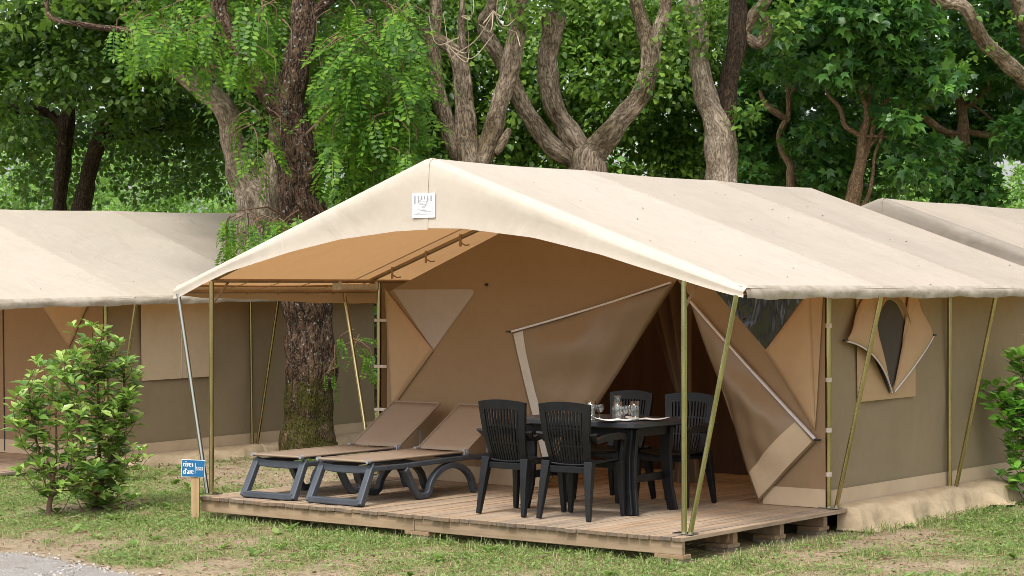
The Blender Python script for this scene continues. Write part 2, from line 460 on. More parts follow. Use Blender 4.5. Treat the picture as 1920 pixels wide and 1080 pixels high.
M['lf_dark'] = leafmat('leaf_shade', (.020, .054, .010), (.050, .108, .015), (.12, .205, .03), trans=.36, tcol=(.22, .45, .05), rough=.4)
M['lf_far'] = leafmat('leaf_far', (.07, .16, .03), (.13, .28, .045), (.23, .40, .08), trans=.35, tcol=(.4, .6, .1), rough=.6)
M['lf_shrub'] = leafmat('leaf_photinia', (.055, .135, .024), (.16, .28, .05), (.36, .48, .12), trans=.30, tcol=(.32, .55, .06), rough=.32, accent=(.26, .20, .07))
M['lf_laurel'] = leafmat('leaf_laurel', (.08, .22, .03), (.17, .41, .055), (.32, .58, .10), trans=.25, tcol=(.25, .55, .05), rough=.28)
M['grass'] = leafmat('grass_blade', (.085, .145, .04), (.17, .245, .07), (.36, .38, .17), trans=.3, tcol=(.35, .45, .1), rough=.6, spec=.25)
M['straw'] = leafmat('dry_grass', (.24, .18, .09), (.36, .28, .16), (.45, .37, .23), trans=.2, tcol=(.5, .4, .2), rough=.8, spec=.2)
M['weed'] = leafmat('weed_leaf', (.07, .14, .03), (.13, .22, .05), (.22, .31, .09), trans=.3, rough=.5, spec=.3)
M['litter'] = leafmat('dead_leaf', (.09, .055, .03), (.19, .12, .07), (.36, .26, .17), trans=.1, tcol=(.4, .25, .1), rough=.8, spec=.2)
M['pebble'] = leafmat('pebbles', (.17, .155, .14), (.30, .28, .26), (.46, .44, .42), trans=0.0, rough=.85, spec=.2)

# ------------------------------------------------------------------ numpy mesh scatter
def np_mesh(name, V, F, mat, smooth=False):
    """V (n,3), F (m,k)"""
    me = bpy.data.meshes.new(name)
    k = F.shape[1]
    me.vertices.add(len(V)); me.vertices.foreach_set('co', np.ascontiguousarray(V, dtype=np.float32).ravel())
    me.loops.add(F.size); me.loops.foreach_set('vertex_index', np.ascontiguousarray(F, dtype=np.int32).ravel())
    me.polygons.add(len(F)); me.polygons.foreach_set('loop_start', np.arange(0, F.size, k, dtype=np.int32))
    if smooth: me.polygons.foreach_set('use_smooth', np.ones(len(F), bool))
    me.update(calc_edges=True)
    me.materials.append(mat)
    return me
def unit(a): return a / np.maximum(np.linalg.norm(a, axis=1, keepdims=True), 1e-9)
def frames(D, N):
    """leaf axes: y = D, z ~ N"""
    Y = unit(D); X = unit(np.cross(Y, N)); Z = np.cross(X, Y)
    return X, Y, Z
def scatter(tpl, P, D, N, S):
    tv, tf = tpl; X, Y, Z = frames(D, N); n = len(P)
    S = np.asarray(S)[:, None, None]
    V = P[:, None, :] + S * (tv[None, :, 0:1] * X[:, None, :] + tv[None, :, 1:2] * Y[:, None, :] + tv[None, :, 2:3] * Z[:, None, :])
    F = tf[None] + (np.arange(n) * len(tv))[:, None, None]
    return V.reshape(-1, 3), F.reshape(-1, tf.shape[1])
def tpl_oval(w=.27, c=.45, curl=.10, fold=.07):
    v = np.array([(0, 0, 0), (0, c, .0), (0, 1, -curl), (w, c * .95, fold), (-w, c * .95, fold), (w * .62, .74, fold * .5 - curl * .4), (-w * .62, .74, fold * .5 - curl * .4)])
    f = np.array([(0, 3, 1), (1, 3, 5), (1, 5, 2), (0, 1, 4), (1, 6, 4), (1, 2, 6)])
    return v, f
def tpl_poplar(): return tpl_oval(.36, .34, .14, .09)
def tpl_maple():
    per = []
    lob = [(-2.15, .62), (-1.75, .38), (-1.2, .80), (-.75, .42), (-.32, .62), (0, 1.0), (.32, .62), (.75, .42), (1.2, .80), (1.75, .38), (2.15, .62)]
    for k, (a, r) in enumerate(lob):
        if r in (1.0,): rr = .62
        rr = {.62: .40, .38: .30, .80: .58, .42: .30, 1.0: .66}.get(r, r)
        per.append((rr * math.sin(a), .34 + rr * math.cos(a), -.10 * (rr > .45) + .03 * (rr < .35)))
    v = np.array([(0, .34, .02)] + per + [(0, 0, 0)])
    n = len(per); f = [(0, i, i + 1) for i in range(1, n)] + [(0, n, n + 1), (0, n + 1, 1)]
    return v, np.array(f)[:, ::-1]
def tpl_frond(nl=8, droop=.35, seed=0):
    r = np.random.default_rng(seed); V = []; F = []
    def rach(t): return np.array([0.05 * math.sin(2.5 * t + seed), t * (1 - .12 * droop * t), -droop * t * t * .6])
    for i in range(nl):
        t = .16 + .80 * i / (nl - 1)
        for sd in (-1, 1):
            p = rach(t + r.uniform(-.012, .012)); L = .20 * (1 - .35 * abs(t - .5)) * r.uniform(.88, 1.1); w = .105
            d = np.array([sd * .93, .36, -.14 + r.uniform(-.25, .2)]); d /= np.linalg.norm(d)
            sidev = np.array([-d[1] * sd, d[0] * sd, 0]) * sd; b = len(V)
            V += [p + d * .015, p + d * L * .5 + sidev * w * .5 + np.array([0, 0, .008]), p + d * L, p + d * L * .5 - sidev * w * .5 + np.array([0, 0, .008])]
            F.append((b, b + 1, b + 2, b + 3))
    p = rach(.97); b = len(V); V += [p, p + np.array([.04, .09, -.02]), p + np.array([0, .18, -.06]), p + np.array([-.04, .09, -.02])]; F.append((b, b + 1, b + 2, b + 3))
    for t0, t1 in ((0, .5), (.5, .97)):
        b = len(V); a, c = rach(t0), rach(t1)
        V += [a + np.array([.006, 0, 0]), c + np.array([.004, 0, 0]), c - np.array([.004, 0, 0]), a - np.array([.006, 0, 0])]; F.append((b, b + 1, b + 2, b + 3))
    return np.array(V), np.array(F)
OVAL, POPLAR, MAPLE = tpl_oval(), tpl_poplar(), tpl_maple()
FRONDS = [tpl_frond(8, .5, 1), tpl_frond(9, .25, 2), tpl_frond(7, .8, 3)]

def project(P):
    y = np.maximum(P[:, 1], .1)
    return 960 + FPX * P[:, 0] / y, HOR + FPX * (EYE - P[:, 2]) / y
def foliage(thing, crown_name, leaf_name, groups, mat, nparts=0, smooth=False):
    """groups: list of (template, P, D, N, S) in world space. The nparts nearest leaves in frame become objects of their own, the rest one mesh."""
    wm = thing.matrix_world if False else Matrix.Translation(thing.location) @ thing.rotation_euler.to_matrix().to_4x4()
    inv = np.array(wm.inverted())
    scores = []
    if nparts:
        for gi, (tpl, P, D, N, S) in enumerate(groups):
            px, py = project(P)
            ok = (px > 4) & (px < 1916) & (py > 4) & (py < 1076)
            sc = np.where(ok, S / P[:, 1] + .004 * (RNG.random(len(P))) * 0 - (P[:, 1] - P[:, 1].min()) * .004, -9)
            scores += [(a, gi, i) for i, a in enumerate(sc)]
        scores.sort(reverse=True)
        scores = [s for s in scores[:nparts] if s[0] > -8]
    picked = {}
    for a, gi, i in scores: picked.setdefault(gi, []).append(i)
    Vs, Fs, off = [], [], 0
    for gi, (tpl, P, D, N, S) in enumerate(groups):
        if not len(P): continue
        keep = np.ones(len(P), bool)
        if gi in picked:
            keep[picked[gi]] = False
            me = np_mesh(leaf_name, tpl[0], tpl[1], mat, smooth)
            X, Y, Z = frames(D, N)
            for i in picked[gi]:
                mw = Matrix(((X[i, 0] * S[i], Y[i, 0] * S[i], Z[i, 0] * S[i], P[i, 0]), (X[i, 1] * S[i], Y[i, 1] * S[i], Z[i, 1] * S[i], P[i, 1]),
                             (X[i, 2] * S[i], Y[i, 2] * S[i], Z[i, 2] * S[i], P[i, 2]), (0, 0, 0, 1)))
                o = link(leaf_name, me, thing); o.matrix_local = Matrix(inv.tolist()) @ mw
        if keep.any():
            V, F = scatter(tpl, P[keep], D[keep], N[keep], np.asarray(S)[keep])
            Vs.append(V); Fs.append(F + off); off += len(V)
    if Vs:
        V = np.vstack(Vs); V = V @ inv[:3, :3].T + inv[:3, 3]
        k = min(f.shape[1] for f in Fs)
        o = link(crown_name, np_mesh(crown_name, V, np.vstack(Fs), mat, smooth), thing); o['kind'] = 'stuff'
        return o

def clump(c, rad, n, size, flat=.75, droop=.3, shell=.55, rng=RNG):
    """leaves on the outer part of an ellipsoid clump"""
    d = unit(rng.normal(size=(n, 3))); rr = shell + (1 - shell) * rng.random(n) ** .6
    P = np.asarray(c) + d * rr[:, None] * np.asarray(rad) * np.array([1, 1, flat])
    D = unit(d * np.array([1, 1, .4]) + rng.normal(size=(n, 3)) * .55 + np.array([0, 0, -droop]))
    N = unit(d * .5 + np.array([0, -.18, .9]) + rng.normal(size=(n, 3)) * .45)
    S = size * rng.uniform(.65, 1.25, n)
    return P, D, N, S
def clumps(specs, tpl, size, droop=.3, flat=.7):
    Ps, Ds, Ns, Ss = [], [], [], []
    for c, rad, n in specs:
        P, D, N, S = clump(c, rad, n, size, flat, droop)
        Ps.append(P); Ds.append(D); Ns.append(N); Ss.append(S)
    return (tpl, np.vstack(Ps), np.vstack(Ds), np.vstack(Ns), np.concatenate(Ss))

# ------------------------------------------------------------------ trunks and limbs
def limb(name, pts, mat, parent, seg=18, per=6, rough=.07, flare=False, seed=0, cap=True):
    """pts: list of (x, y, z, radius) in world space -> furrowed tapering tube"""
    C = catmull(pts, per); n = len(C); r = np.random.default_rng(seed + len(pts))
    org = np.array(parent.location) if parent else np.zeros(3)
    L = np.concatenate([[0], np.cumsum(np.linalg.norm(np.diff(C[:, :3], axis=0), axis=1))])
    ph = r.uniform(0, 6.28, 8); V = []; B = []
    env = np.sin(np.clip(L / max(L[-1], 1e-6), 0, 1) * math.pi) ** .5
    for ax in range(3): C[:, ax] += C[:, 3] * env * (.075 * np.sin(L * 5.1 + ph[ax]) + .05 * np.sin(L * 11.3 + ph[ax + 3]))
    C[:, 3] *= 1 + .035 * np.sin(L * 7.7 + ph[6]) + .035 * np.sin(L * 17 + ph[7])
    up = None
    th = np.arange(seg) * 2 * math.pi / seg
    for i in range(n):
        d = C[min(i + 1, n - 1), :3] - C[max(i - 1, 0), :3]; d /= max(np.linalg.norm(d), 1e-9)
        if up is None: up = np.array([1., 0, 0]) if abs(d[0]) < .8 else np.array([0, 1., 0])
        a = up - d * up.dot(d); a /= np.linalg.norm(a); b = np.cross(d, a); up = a
        rad = max(C[i, 3], .002)
        k = 1 + (.045 if seg >= 40 else 0) * (np.abs(np.sin(9 * th + ph[4] + .9 * math.sin(L[i] * 2.1 + ph[5]))) + .6 * np.abs(np.sin(15 * th - ph[6] + .8 * math.sin(L[i] * 3.7))) - .8) + rough * (np.sin(3 * th + ph[0] + L[i] * 1.3) * .5 + np.sin(5 * th + ph[1] - L[i] * .9) * .5 + np.sin(8 * th + ph[2] + .7 * math.sin(L[i] * 3)) * .35 + .5 * math.sin(L[i] * 5 + ph[3]))
        ring = C[i, :3] + (np.cos(th)[:, None] * a + np.sin(th)[:, None] * b) * (rad * k)[:, None]
        V.append(ring); B.append(np.stack([np.cos(th) * rad, np.sin(th) * rad, np.full(seg, L[i] * .34)], 1))
    V = np.vstack(V) - org; B = np.vstack(B)
    i, k = np.meshgrid(np.arange(n - 1), np.arange(seg), indexing='ij'); k2 = (k + 1) % seg
    F = np.stack([i * seg + k, i * seg + k2, (i + 1) * seg + k2, (i + 1) * seg + k], -1).reshape(-1, 4)
    if cap:
        V = np.vstack([V, C[-1, :3] - org]); B = np.vstack([B, B[-1]])
        t = (n - 1) * seg; kk = np.arange(seg)
        F = np.vstack([F, np.stack([t + kk, t + (kk + 1) % seg, np.full(seg, n * seg), np.full(seg, n * seg)], -1)[:, [0, 1, 2, 2]]]) if False else F
        me = bpy.data.meshes.new(name)
        faces = [tuple(f) for f in F.tolist()] + [tuple((t + np.arange(seg)).tolist())]
        me.from_pydata(V.tolist(), [], faces)
    else:
        me = bpy.data.meshes.new(name); me.from_pydata(V.tolist(), [], F.tolist())
    me.polygons.foreach_set('use_smooth', [True] * len(me.polygons))
    at_ = me.attributes.new('bark', 'FLOAT_VECTOR', 'POINT'); at_.data.foreach_set('vector', B.astype(np.float32).ravel())
    me.materials.append(mat); me.update()
    return link(name, me, parent)
def ppts(d, L, dd=None):
    """pixel path (px, py, width in px) at depth d -> (x, y, z, r)"""
    out = []
    for k, q in enumerate(L):
        dk_ = d + (q[3] if len(q) > 3 else 0); p = at(q[0], q[1], dk_)
        out.append((p.x, p.y, p.z, q[2] * dk_ / FPX / 2))
    return out

# ------------------------------------------------------------------ ground, path
def vnoise(x, y, seed=0):
    r = np.random.default_rng(seed); s = np.zeros_like(x)
    for k in range(9):
        f = .5 * 1.55 ** k; a, p = r.uniform(0, 6.28, 2)
        s += np.sin((x * math.cos(a) + y * math.sin(a)) * f * 2 + p + 1.7 * np.sin((x * math.sin(a * 2.3) - y * math.cos(a * 1.7)) * f + p * 2)) / (1 + .35 * k)
    return s / 3.4
def to_tent(x, y):
    dx, dy = x - TENT_P.x, y - TENT_P.y
    return dx * CA - dy * SA, dx * SA + dy * CA
def path_side(x, y):
    """> 0 on the gravel"""
    return (14.93 + .10 * np.sin(x * 2.1) + .06 * np.sin(x * 5.3) - (x + 3.4) * 1.1) - y - np.clip(x + 2.2, 0, 9) * 2
def green(x, y):
    """0 bare earth .. 1 thick grass"""
    g = .70 + .60 * vnoise(x * 1.1, y * .9, 3) + .25 * vnoise(x * 3.1, y * 3.1, 5)
    g -= .65 * np.exp(-(((x + 3.75) / .8) ** 2 + ((y - 18.15) / .8) ** 2))          # bare ring below the shrubs
    g -= .30 * np.exp(-(((x + 2.6) / 1.0) ** 2 + ((y - 20.3) / 1.4) ** 2))
    g -= .55 * np.exp(-(((x - 2.75) / .75) ** 2 + ((y - 16.2) / .5) ** 2))          # bare earth by the deck's side
    g -= .8 * np.clip((path_side(x, y) + .45) / .5, 0, 1)
    g += .22 * np.exp(-((y - 15.4 + .62 * x) / .35) ** 2)
    return np.clip(g, 0, 1)
xs = np.concatenate([[-400, -120, -40, -16], np.arange(-9, 9.01, .07), [16, 40, 120, 400]])
ys = np.concatenate([[-60, 0, 9], np.arange(13, 27.01, .07), [30, 34, 40, 50, 70, 120, 300, 900]])
X, Y = np.meshgrid(xs, ys)
near = np.clip(1 - np.maximum(np.abs(X) - 8, 0) / 4, 0, 1) * np.clip(1 - np.maximum(np.abs(Y - 20) - 7, 0) / 4, 0, 1)
Zg = GZ + near * (.016 * vnoise(X * 1.3, Y * 1.3, 1) + .008 * vnoise(X * 5, Y * 5, 2))
def ground_z(x, y): return GZ + .016 * vnoise(x * 1.3, y * 1.3, 1) + .008 * vnoise(x * 5, y * 5, 2)
G = np.where(near > .02, green(X, Y), .8)
V = np.stack([X.ravel(), Y.ravel(), Zg.ravel()], 1)
ny, nx = X.shape
i, j = np.meshgrid(np.arange(ny - 1), np.arange(nx - 1), indexing='ij')
F = np.stack([i * nx + j, i * nx + j + 1, (i + 1) * nx + j + 1, (i + 1) * nx + j], -1).reshape(-1, 4)
m, t, b = nt('soil_and_thatch')
ga = t.nodes.new('ShaderNodeAttribute'); ga.attribute_name = 'green'
n1 = noise(t, coords(t), 3.2, 8, .65); n2 = noise(t, coords(t), 24, 6, .7); n3 = noise(t, coords(t), 90, 3, .6)
soil = ramp(t, [(.28, (.12, .085, .052)), (.48, (.27, .21, .135)), (.72, (.40, .325, .22))])
sm = node(t, 'ShaderNodeMath', operation='MULTIPLY_ADD'); t.links.new(n2, sm.inputs[0]); sm.inputs[1].default_value = .6
h_ = node(t, 'ShaderNodeMath', operation='MULTIPLY'); t.links.new(n1, h_.inputs[0]); h_.inputs[1].default_value = .42; t.links.new(h_.outputs[0], sm.inputs[2])
t.links.new(sm.outputs[0], soil.inputs[0])
th = ramp(t, [(.3, (.09, .10, .035)), (.5, (.20, .20, .08)), (.72, (.36, .31, .16))]); t.links.new(n3, th.inputs[0])
am = node(t, 'ShaderNodeMath', operation='MULTIPLY_ADD'); t.links.new(n2, am.inputs[0]); am.inputs[1].default_value = .7; am.inputs[2].default_value = -.35
a2 = node(t, 'ShaderNodeMath', operation='ADD'); t.links.new(am.outputs[0], a2.inputs[0]); t.links.new(ga.outputs['Fac'], a2.inputs[1])
gr = ramp(t, [(.40, (0, 0, 0)), (.75, (1, 1, 1))]); t.links.new(a2.outputs[0], gr.inputs[0])
t.links.new(mixc(t, gr.outputs[0], soil.outputs[0], th.outputs[0]), b.inputs['Base Color'])
b.inputs['Roughness'].default_value = .95; b.inputs['Specular IOR Level'].default_value = .15
bump(t, b, [(n2, .7, .03), (n3, .5, .008)])
me = np_mesh('ground', V, F, m, True)
ga_ = me.attributes.new('green', 'FLOAT', 'POINT'); ga_.data.foreach_set('value', G.astype(np.float32).ravel())
tag(link('ground', me), kind='structure')

# gravel path in the front corner: a sheet with an uneven edge, loose stones on it
px_ = np.linspace(-9, -1.0, 160); rows = []
edge = np.array([brent for brent in [0]])
def edge_y(x):
    lo, hi = 8.0, 18.0
    for _ in range(30):
        mid = (lo + hi) / 2
        if path_side(np.array([x]), np.array([mid]))[0] > 0: lo = mid
        else: hi = mid
    return lo
ey = np.array([edge_y(x) for x in px_]) + .03 * vnoise(px_ * 9, px_ * 0, 8)
rows = []
for f_ in (0, .02, .3, 1):
    rows.append([(x, e * (1 - f_) + 9 * f_, ground_z(np.array([x]), np.array([e * (1 - f_) + 9 * f_]))[0] * (1 if f_ < .5 else 1) + (.004 if f_ > 0 else -.012) + (.012 if f_ > .01 else 0)) for x, e in zip(px_, ey)])
m, t, b = nt('gravel')
n1 = noise(t, coords(t), 110, 3, .6); n2 = noise(t, coords(t), 5, 5, .6)
r1 = ramp(t, [(.3, (.15, .14, .13)), (.5, (.30, .28, .26)), (.7, (.47, .45, .42))]); t.links.new(n1, r1.inputs[0])
r2 = ramp(t, [(.3, (.8, .76, .72)), (.7, (1, 1, 1))]); t.links.new(n2, r2.inputs[0])
t.links.new(mixc(t, 1, r1.outputs[0], r2.outputs[0], 'MULTIPLY'), b.inputs['Base Color'])
b.inputs['Roughness'].default_value = .95; bump(t, b, [(n1, .8, .012)])
o = MB().grid(rows).build('gravel_path', m, smooth=True); tag(o, kind='structure')
n = 9000
sx = RNG.uniform(-6.0, -1.9, n * 3); sy = RNG.uniform(13.2, 16.2, n * 3); ok = path_side(sx, sy) > -.03 * RNG.exponential(1, n * 3)
sx, sy = sx[ok][:n], sy[ok][:n]
oct_v = np.array([(1, 0, 0), (0, 1, 0), (-1, 0, 0), (0, -1, 0), (0, 0, .7), (.0, 0, -.7)]); oct_f = np.array([(0, 1, 4), (1, 2, 4), (2, 3, 4), (3, 0, 4)])
V, F = scatter((oct_v, oct_f), np.stack([sx, sy, ground_z(sx, sy) + .014], 1), unit(RNG.normal(size=(len(sx), 3)) * np.array([1, 1, .2])), unit(np.array([[0, 0, 1.]]) + .3 * RNG.normal(size=(len(sx), 3))), RNG.uniform(.004, .012, len(sx)))
tag(link('gravel_stones', np_mesh('gravel_stones', V, F, M['pebble'])), 'loose grey gravel stones strewn over the path corner', 'gravel', kind='stuff')

# ------------------------------------------------------------------ grass, weeds, litter
def in_deck(x, y, pad=0.0):
    u, v = to_tent(x, y)
    return (u > -4.78 - pad) & (u < .13 + pad) & (v > -.23 - pad) & (v < 6.3)
def vis_ground(n, x0=-6.2, x1=6.2, y0=13.5, y1=23.5):
    x = RNG.uniform(x0, x1, n); y = RNG.uniform(y0, y1, n)
    ok = (np.abs(x) < y * .30) & ~in_deck(x, y)
    lt = left_uv(x, y); ok &= ~((lt[0] < .05) & (lt[1] > -.2))
    return x[ok], y[ok]
LT_A, LT_P, LT_PITCH = R(38.6), Vector((-5.678, 20.63, -.136)), R(.9)
def left_uv(x, y):
    dx, dy = x - LT_P.x, y - LT_P.y; c, s = math.cos(LT_A), math.sin(LT_A)
    return dx * c - dy * s, dx * s + dy * c
blade_v = np.array([(-.045, 0, 0), (.045, 0, 0), (-.03, .5, .10), (.03, .5, .10), (0, 1, .38)])
blade_f = np.array([(0, 1, 3), (0, 3, 2), (2, 3, 4)])
def blades(n, keep, size, lean, tpl=(blade_v, blade_f), lo=0.0):
    x, y = vis_ground(n); g = green(x, y) * (path_side(x, y) < 0)
    ok = RNG.random(len(x)) < keep(g); x, y, g = x[ok], y[ok], g[ok]
    P = np.stack([x, y, ground_z(x, y) - .004], 1)
    a = RNG.uniform(0, 6.28, len(x)); ln = lean * RNG.uniform(.2, 1.6, len(x))
    D = np.stack([np.cos(a) * ln, np.sin(a) * ln, np.ones(len(x))], 1)
    N = np.stack([np.cos(a), np.sin(a), np.zeros(len(x))], 1)
    S = size * RNG.uniform(.5, 1.4, len(x)) * (.6 + .6 * g)
    return P, D, N, S
P, D, N, S = blades(600000, lambda g: np.clip((g - .30) * 1.6, 0.0, 1), .040, 1.15)
V, F = scatter((blade_v, blade_f), P, D, N, S)
# taller tufts: along the deck front, and scattered clumps
cx, cy = vis_ground(2600); ok = (green(cx, cy) > .60) & (path_side(cx, cy) < -.1); cx, cy = cx[ok][:150], cy[ok][:150]
tu = np.linspace(-4.6, .1, 46) + RNG.uniform(-.05, .05, 46); te = [T(u, -.30 + RNG.uniform(-.06, .05), 0) for u in tu]
tw = [T(.24 + RNG.uniform(0, .12), v_, 0) for v_ in np.linspace(.2, 5.6, 46)]
hand = [at(265, 1025, 14.9), at(500, 1010, 15.9), at(470, 1000, 16.2), at(330, 1015, 15.6), at(95, 1030, 15.6), at(30, 1000, 16.2)]
cx = np.concatenate([cx, [p.x for p in te], [p.x for p in tw], [p.x for p in hand]]); cy = np.concatenate([cy, [p.y for p in te], [p.y for p in tw], [p.y for p in hand]])
k = 38; jx = np.repeat(cx, k) + RNG.normal(0, .055, len(cx) * k); jy = np.repeat(cy, k) + RNG.normal(0, .055, len(cx) * k)
okk = ~in_deck(jx, jy); jx, jy = jx[okk], jy[okk]
a = RNG.uniform(0, 6.28, len(jx)); ln = RNG.uniform(.1, .6, len(jx))
V2, F2 = scatter((blade_v * np.array([.75, 1, 1]), blade_f), np.stack([jx, jy, ground_z(jx, jy) - .004], 1), np.stack([np.cos(a) * ln, np.sin(a) * ln, np.ones(len(jx))], 1),
                 np.stack([np.cos(a), np.sin(a), 0 * a], 1), RNG.uniform(.04, .105, len(jx)))
V = np.vstack([V, V2]); F = np.vstack([F, F2 + len(V) - len(V2)])
tag(link('grass', np_mesh('grass', V, F, M['grass'])), 'patchy green grass growing around the deck and tents', 'grass', kind='stuff')
P, D, N, S = blades(300000, lambda g: np.clip(.55 - abs(g - .50) * .9, .10, 1), .050, 1.9)
V, F = scatter((blade_v * np.array([.8, 1, 1]), blade_f), P, D, N, S)
tag(link('dry_grass', np_mesh('dry_grass', V, F, M['straw'])), 'pale dry grass stems lying over the bare earth', 'grass', kind='stuff')
x, y = vis_ground(150000); g = green(x, y) + .35 * vnoise(x * 2.3, y * 2.3, 21); ok = (RNG.random(len(x)) < np.clip((g - .22) * 1.1, 0, .9)) & (path_side(x, y) < -.05); x, y = x[ok], y[ok]
a = RNG.uniform(0, 6.28, len(x)); D = np.stack([np.cos(a), np.sin(a), RNG.uniform(-.1, .7, len(x))], 1)
V, F = scatter(OVAL, np.stack([x, y, ground_z(x, y) + RNG.uniform(.005, .035, len(x))], 1), D, unit(np.array([[0, -.1, 1.]]) + .4 * RNG.normal(size=(len(x), 3))), RNG.uniform(.014, .040, len(x)))
# plantain rosettes
rx, ry = vis_ground(900); ok = (green(rx, ry) > .35) & (path_side(rx, ry) < -.1); rx, ry = rx[ok][:70], ry[ok][:70]
k = 7; jx, jy = np.repeat(rx, k), np.repeat(ry, k); a = RNG.uniform(0, 6.28, len(jx))
V2, F2 = scatter(OVAL, np.stack([jx, jy, ground_z(jx, jy) + .005], 1), np.stack([np.cos(a), np.sin(a), RNG.uniform(.2, .9, len(jx))], 1), np.stack([-np.cos(a) * .4, -np.sin(a) * .4, 0 * a + 1], 1), RNG.uniform(.05, .12, len(jx)))
V = np.vstack([V, V2]); F = np.vstack([F, F2 + len(V) - len(V2)])
tag(link('weeds', np_mesh('weeds', V, F, M['weed'])), 'small broad-leaved weeds mixed into the grass', 'weeds', kind='stuff')
x, y = vis_ground(17000); a = RNG.uniform(0, 6.28, len(x))
V, F = scatter(OVAL, np.stack([x, y, ground_z(x, y) + .008], 1), np.stack([np.cos(a), np.sin(a), RNG.uniform(-.1, .3, len(x))], 1), unit(np.array([[0, 0, 1.]]) + .5 * RNG.normal(size=(len(x), 3))), RNG.uniform(.010, .038, len(x)))
x, y = vis_ground(3200); a = RNG.uniform(0, 6.28, len(x)); tw_v = np.array([(-.02, 0, 0), (.02, 0, 0), (.015, 1, .02), (-.015, 1, .02), (0, .5, .05)]); tw_f = np.array([(0, 1, 4), (1, 2, 4), (2, 3, 4), (3, 0, 4)])
V2, F2 = scatter((tw_v, tw_f), np.stack([x, y, ground_z(x, y) + .01], 1), np.stack([np.cos(a), np.sin(a), RNG.uniform(-.05, .1, len(x))], 1), np.tile([[0, 0, 1.]], (len(x), 1)), RNG.uniform(.05, .2, len(x)))
V3 = V2; F3 = F2[:, :]
V = np.vstack([V, V3]); F = np.vstack([F, F3 + len(V) - len(V3)])
tag(link('leaf_litter', np_mesh('leaf_litter', V, F, M['litter'])), 'brown dead leaves and twigs scattered on the earth', 'leaf litter', kind='stuff')

# ------------------------------------------------------------------ tents (local frame: x across, y deep, z up; origin at the front corner pole)
UC, ZR, SL = -2.375, 2.766, .3555
UE_R, UE_L = .48, -5.19
def zr(u): return ZR - SL * abs(u - UC)
ARCH = np.array([(-5.19, 1.668), (-5.117, 1.687), (-4.83, 1.80), (-4.537, 1.900), (-3.829, 2.054), (-3.27, 2.155), (-2.704, 2.208), (-2.376, 2.217), (-2.003, 2.207), (-1.337, 2.127), (-.704, 1.993), (-.376, 1.901), (-.012, 1.804), (.25, 1.735), (.48, 1.683)])
def sheet(rows, out, mb=None):
    a = Vector(rows[0][0]); b = Vector(rows[0][-1]); c = Vector(rows[-1][0]); d = Vector(rows[-1][-1])
    nrm = (d - a).cross(c - b)
    if nrm.dot(Vector(out)) < 0: rows = [r[::-1] for r in rows]
    return (mb or MB()).grid(rows)
def lerp(a, b, t): return a + (b - a) * t
def sag(s): return math.sin(math.pi * max(0, min(1, s)))

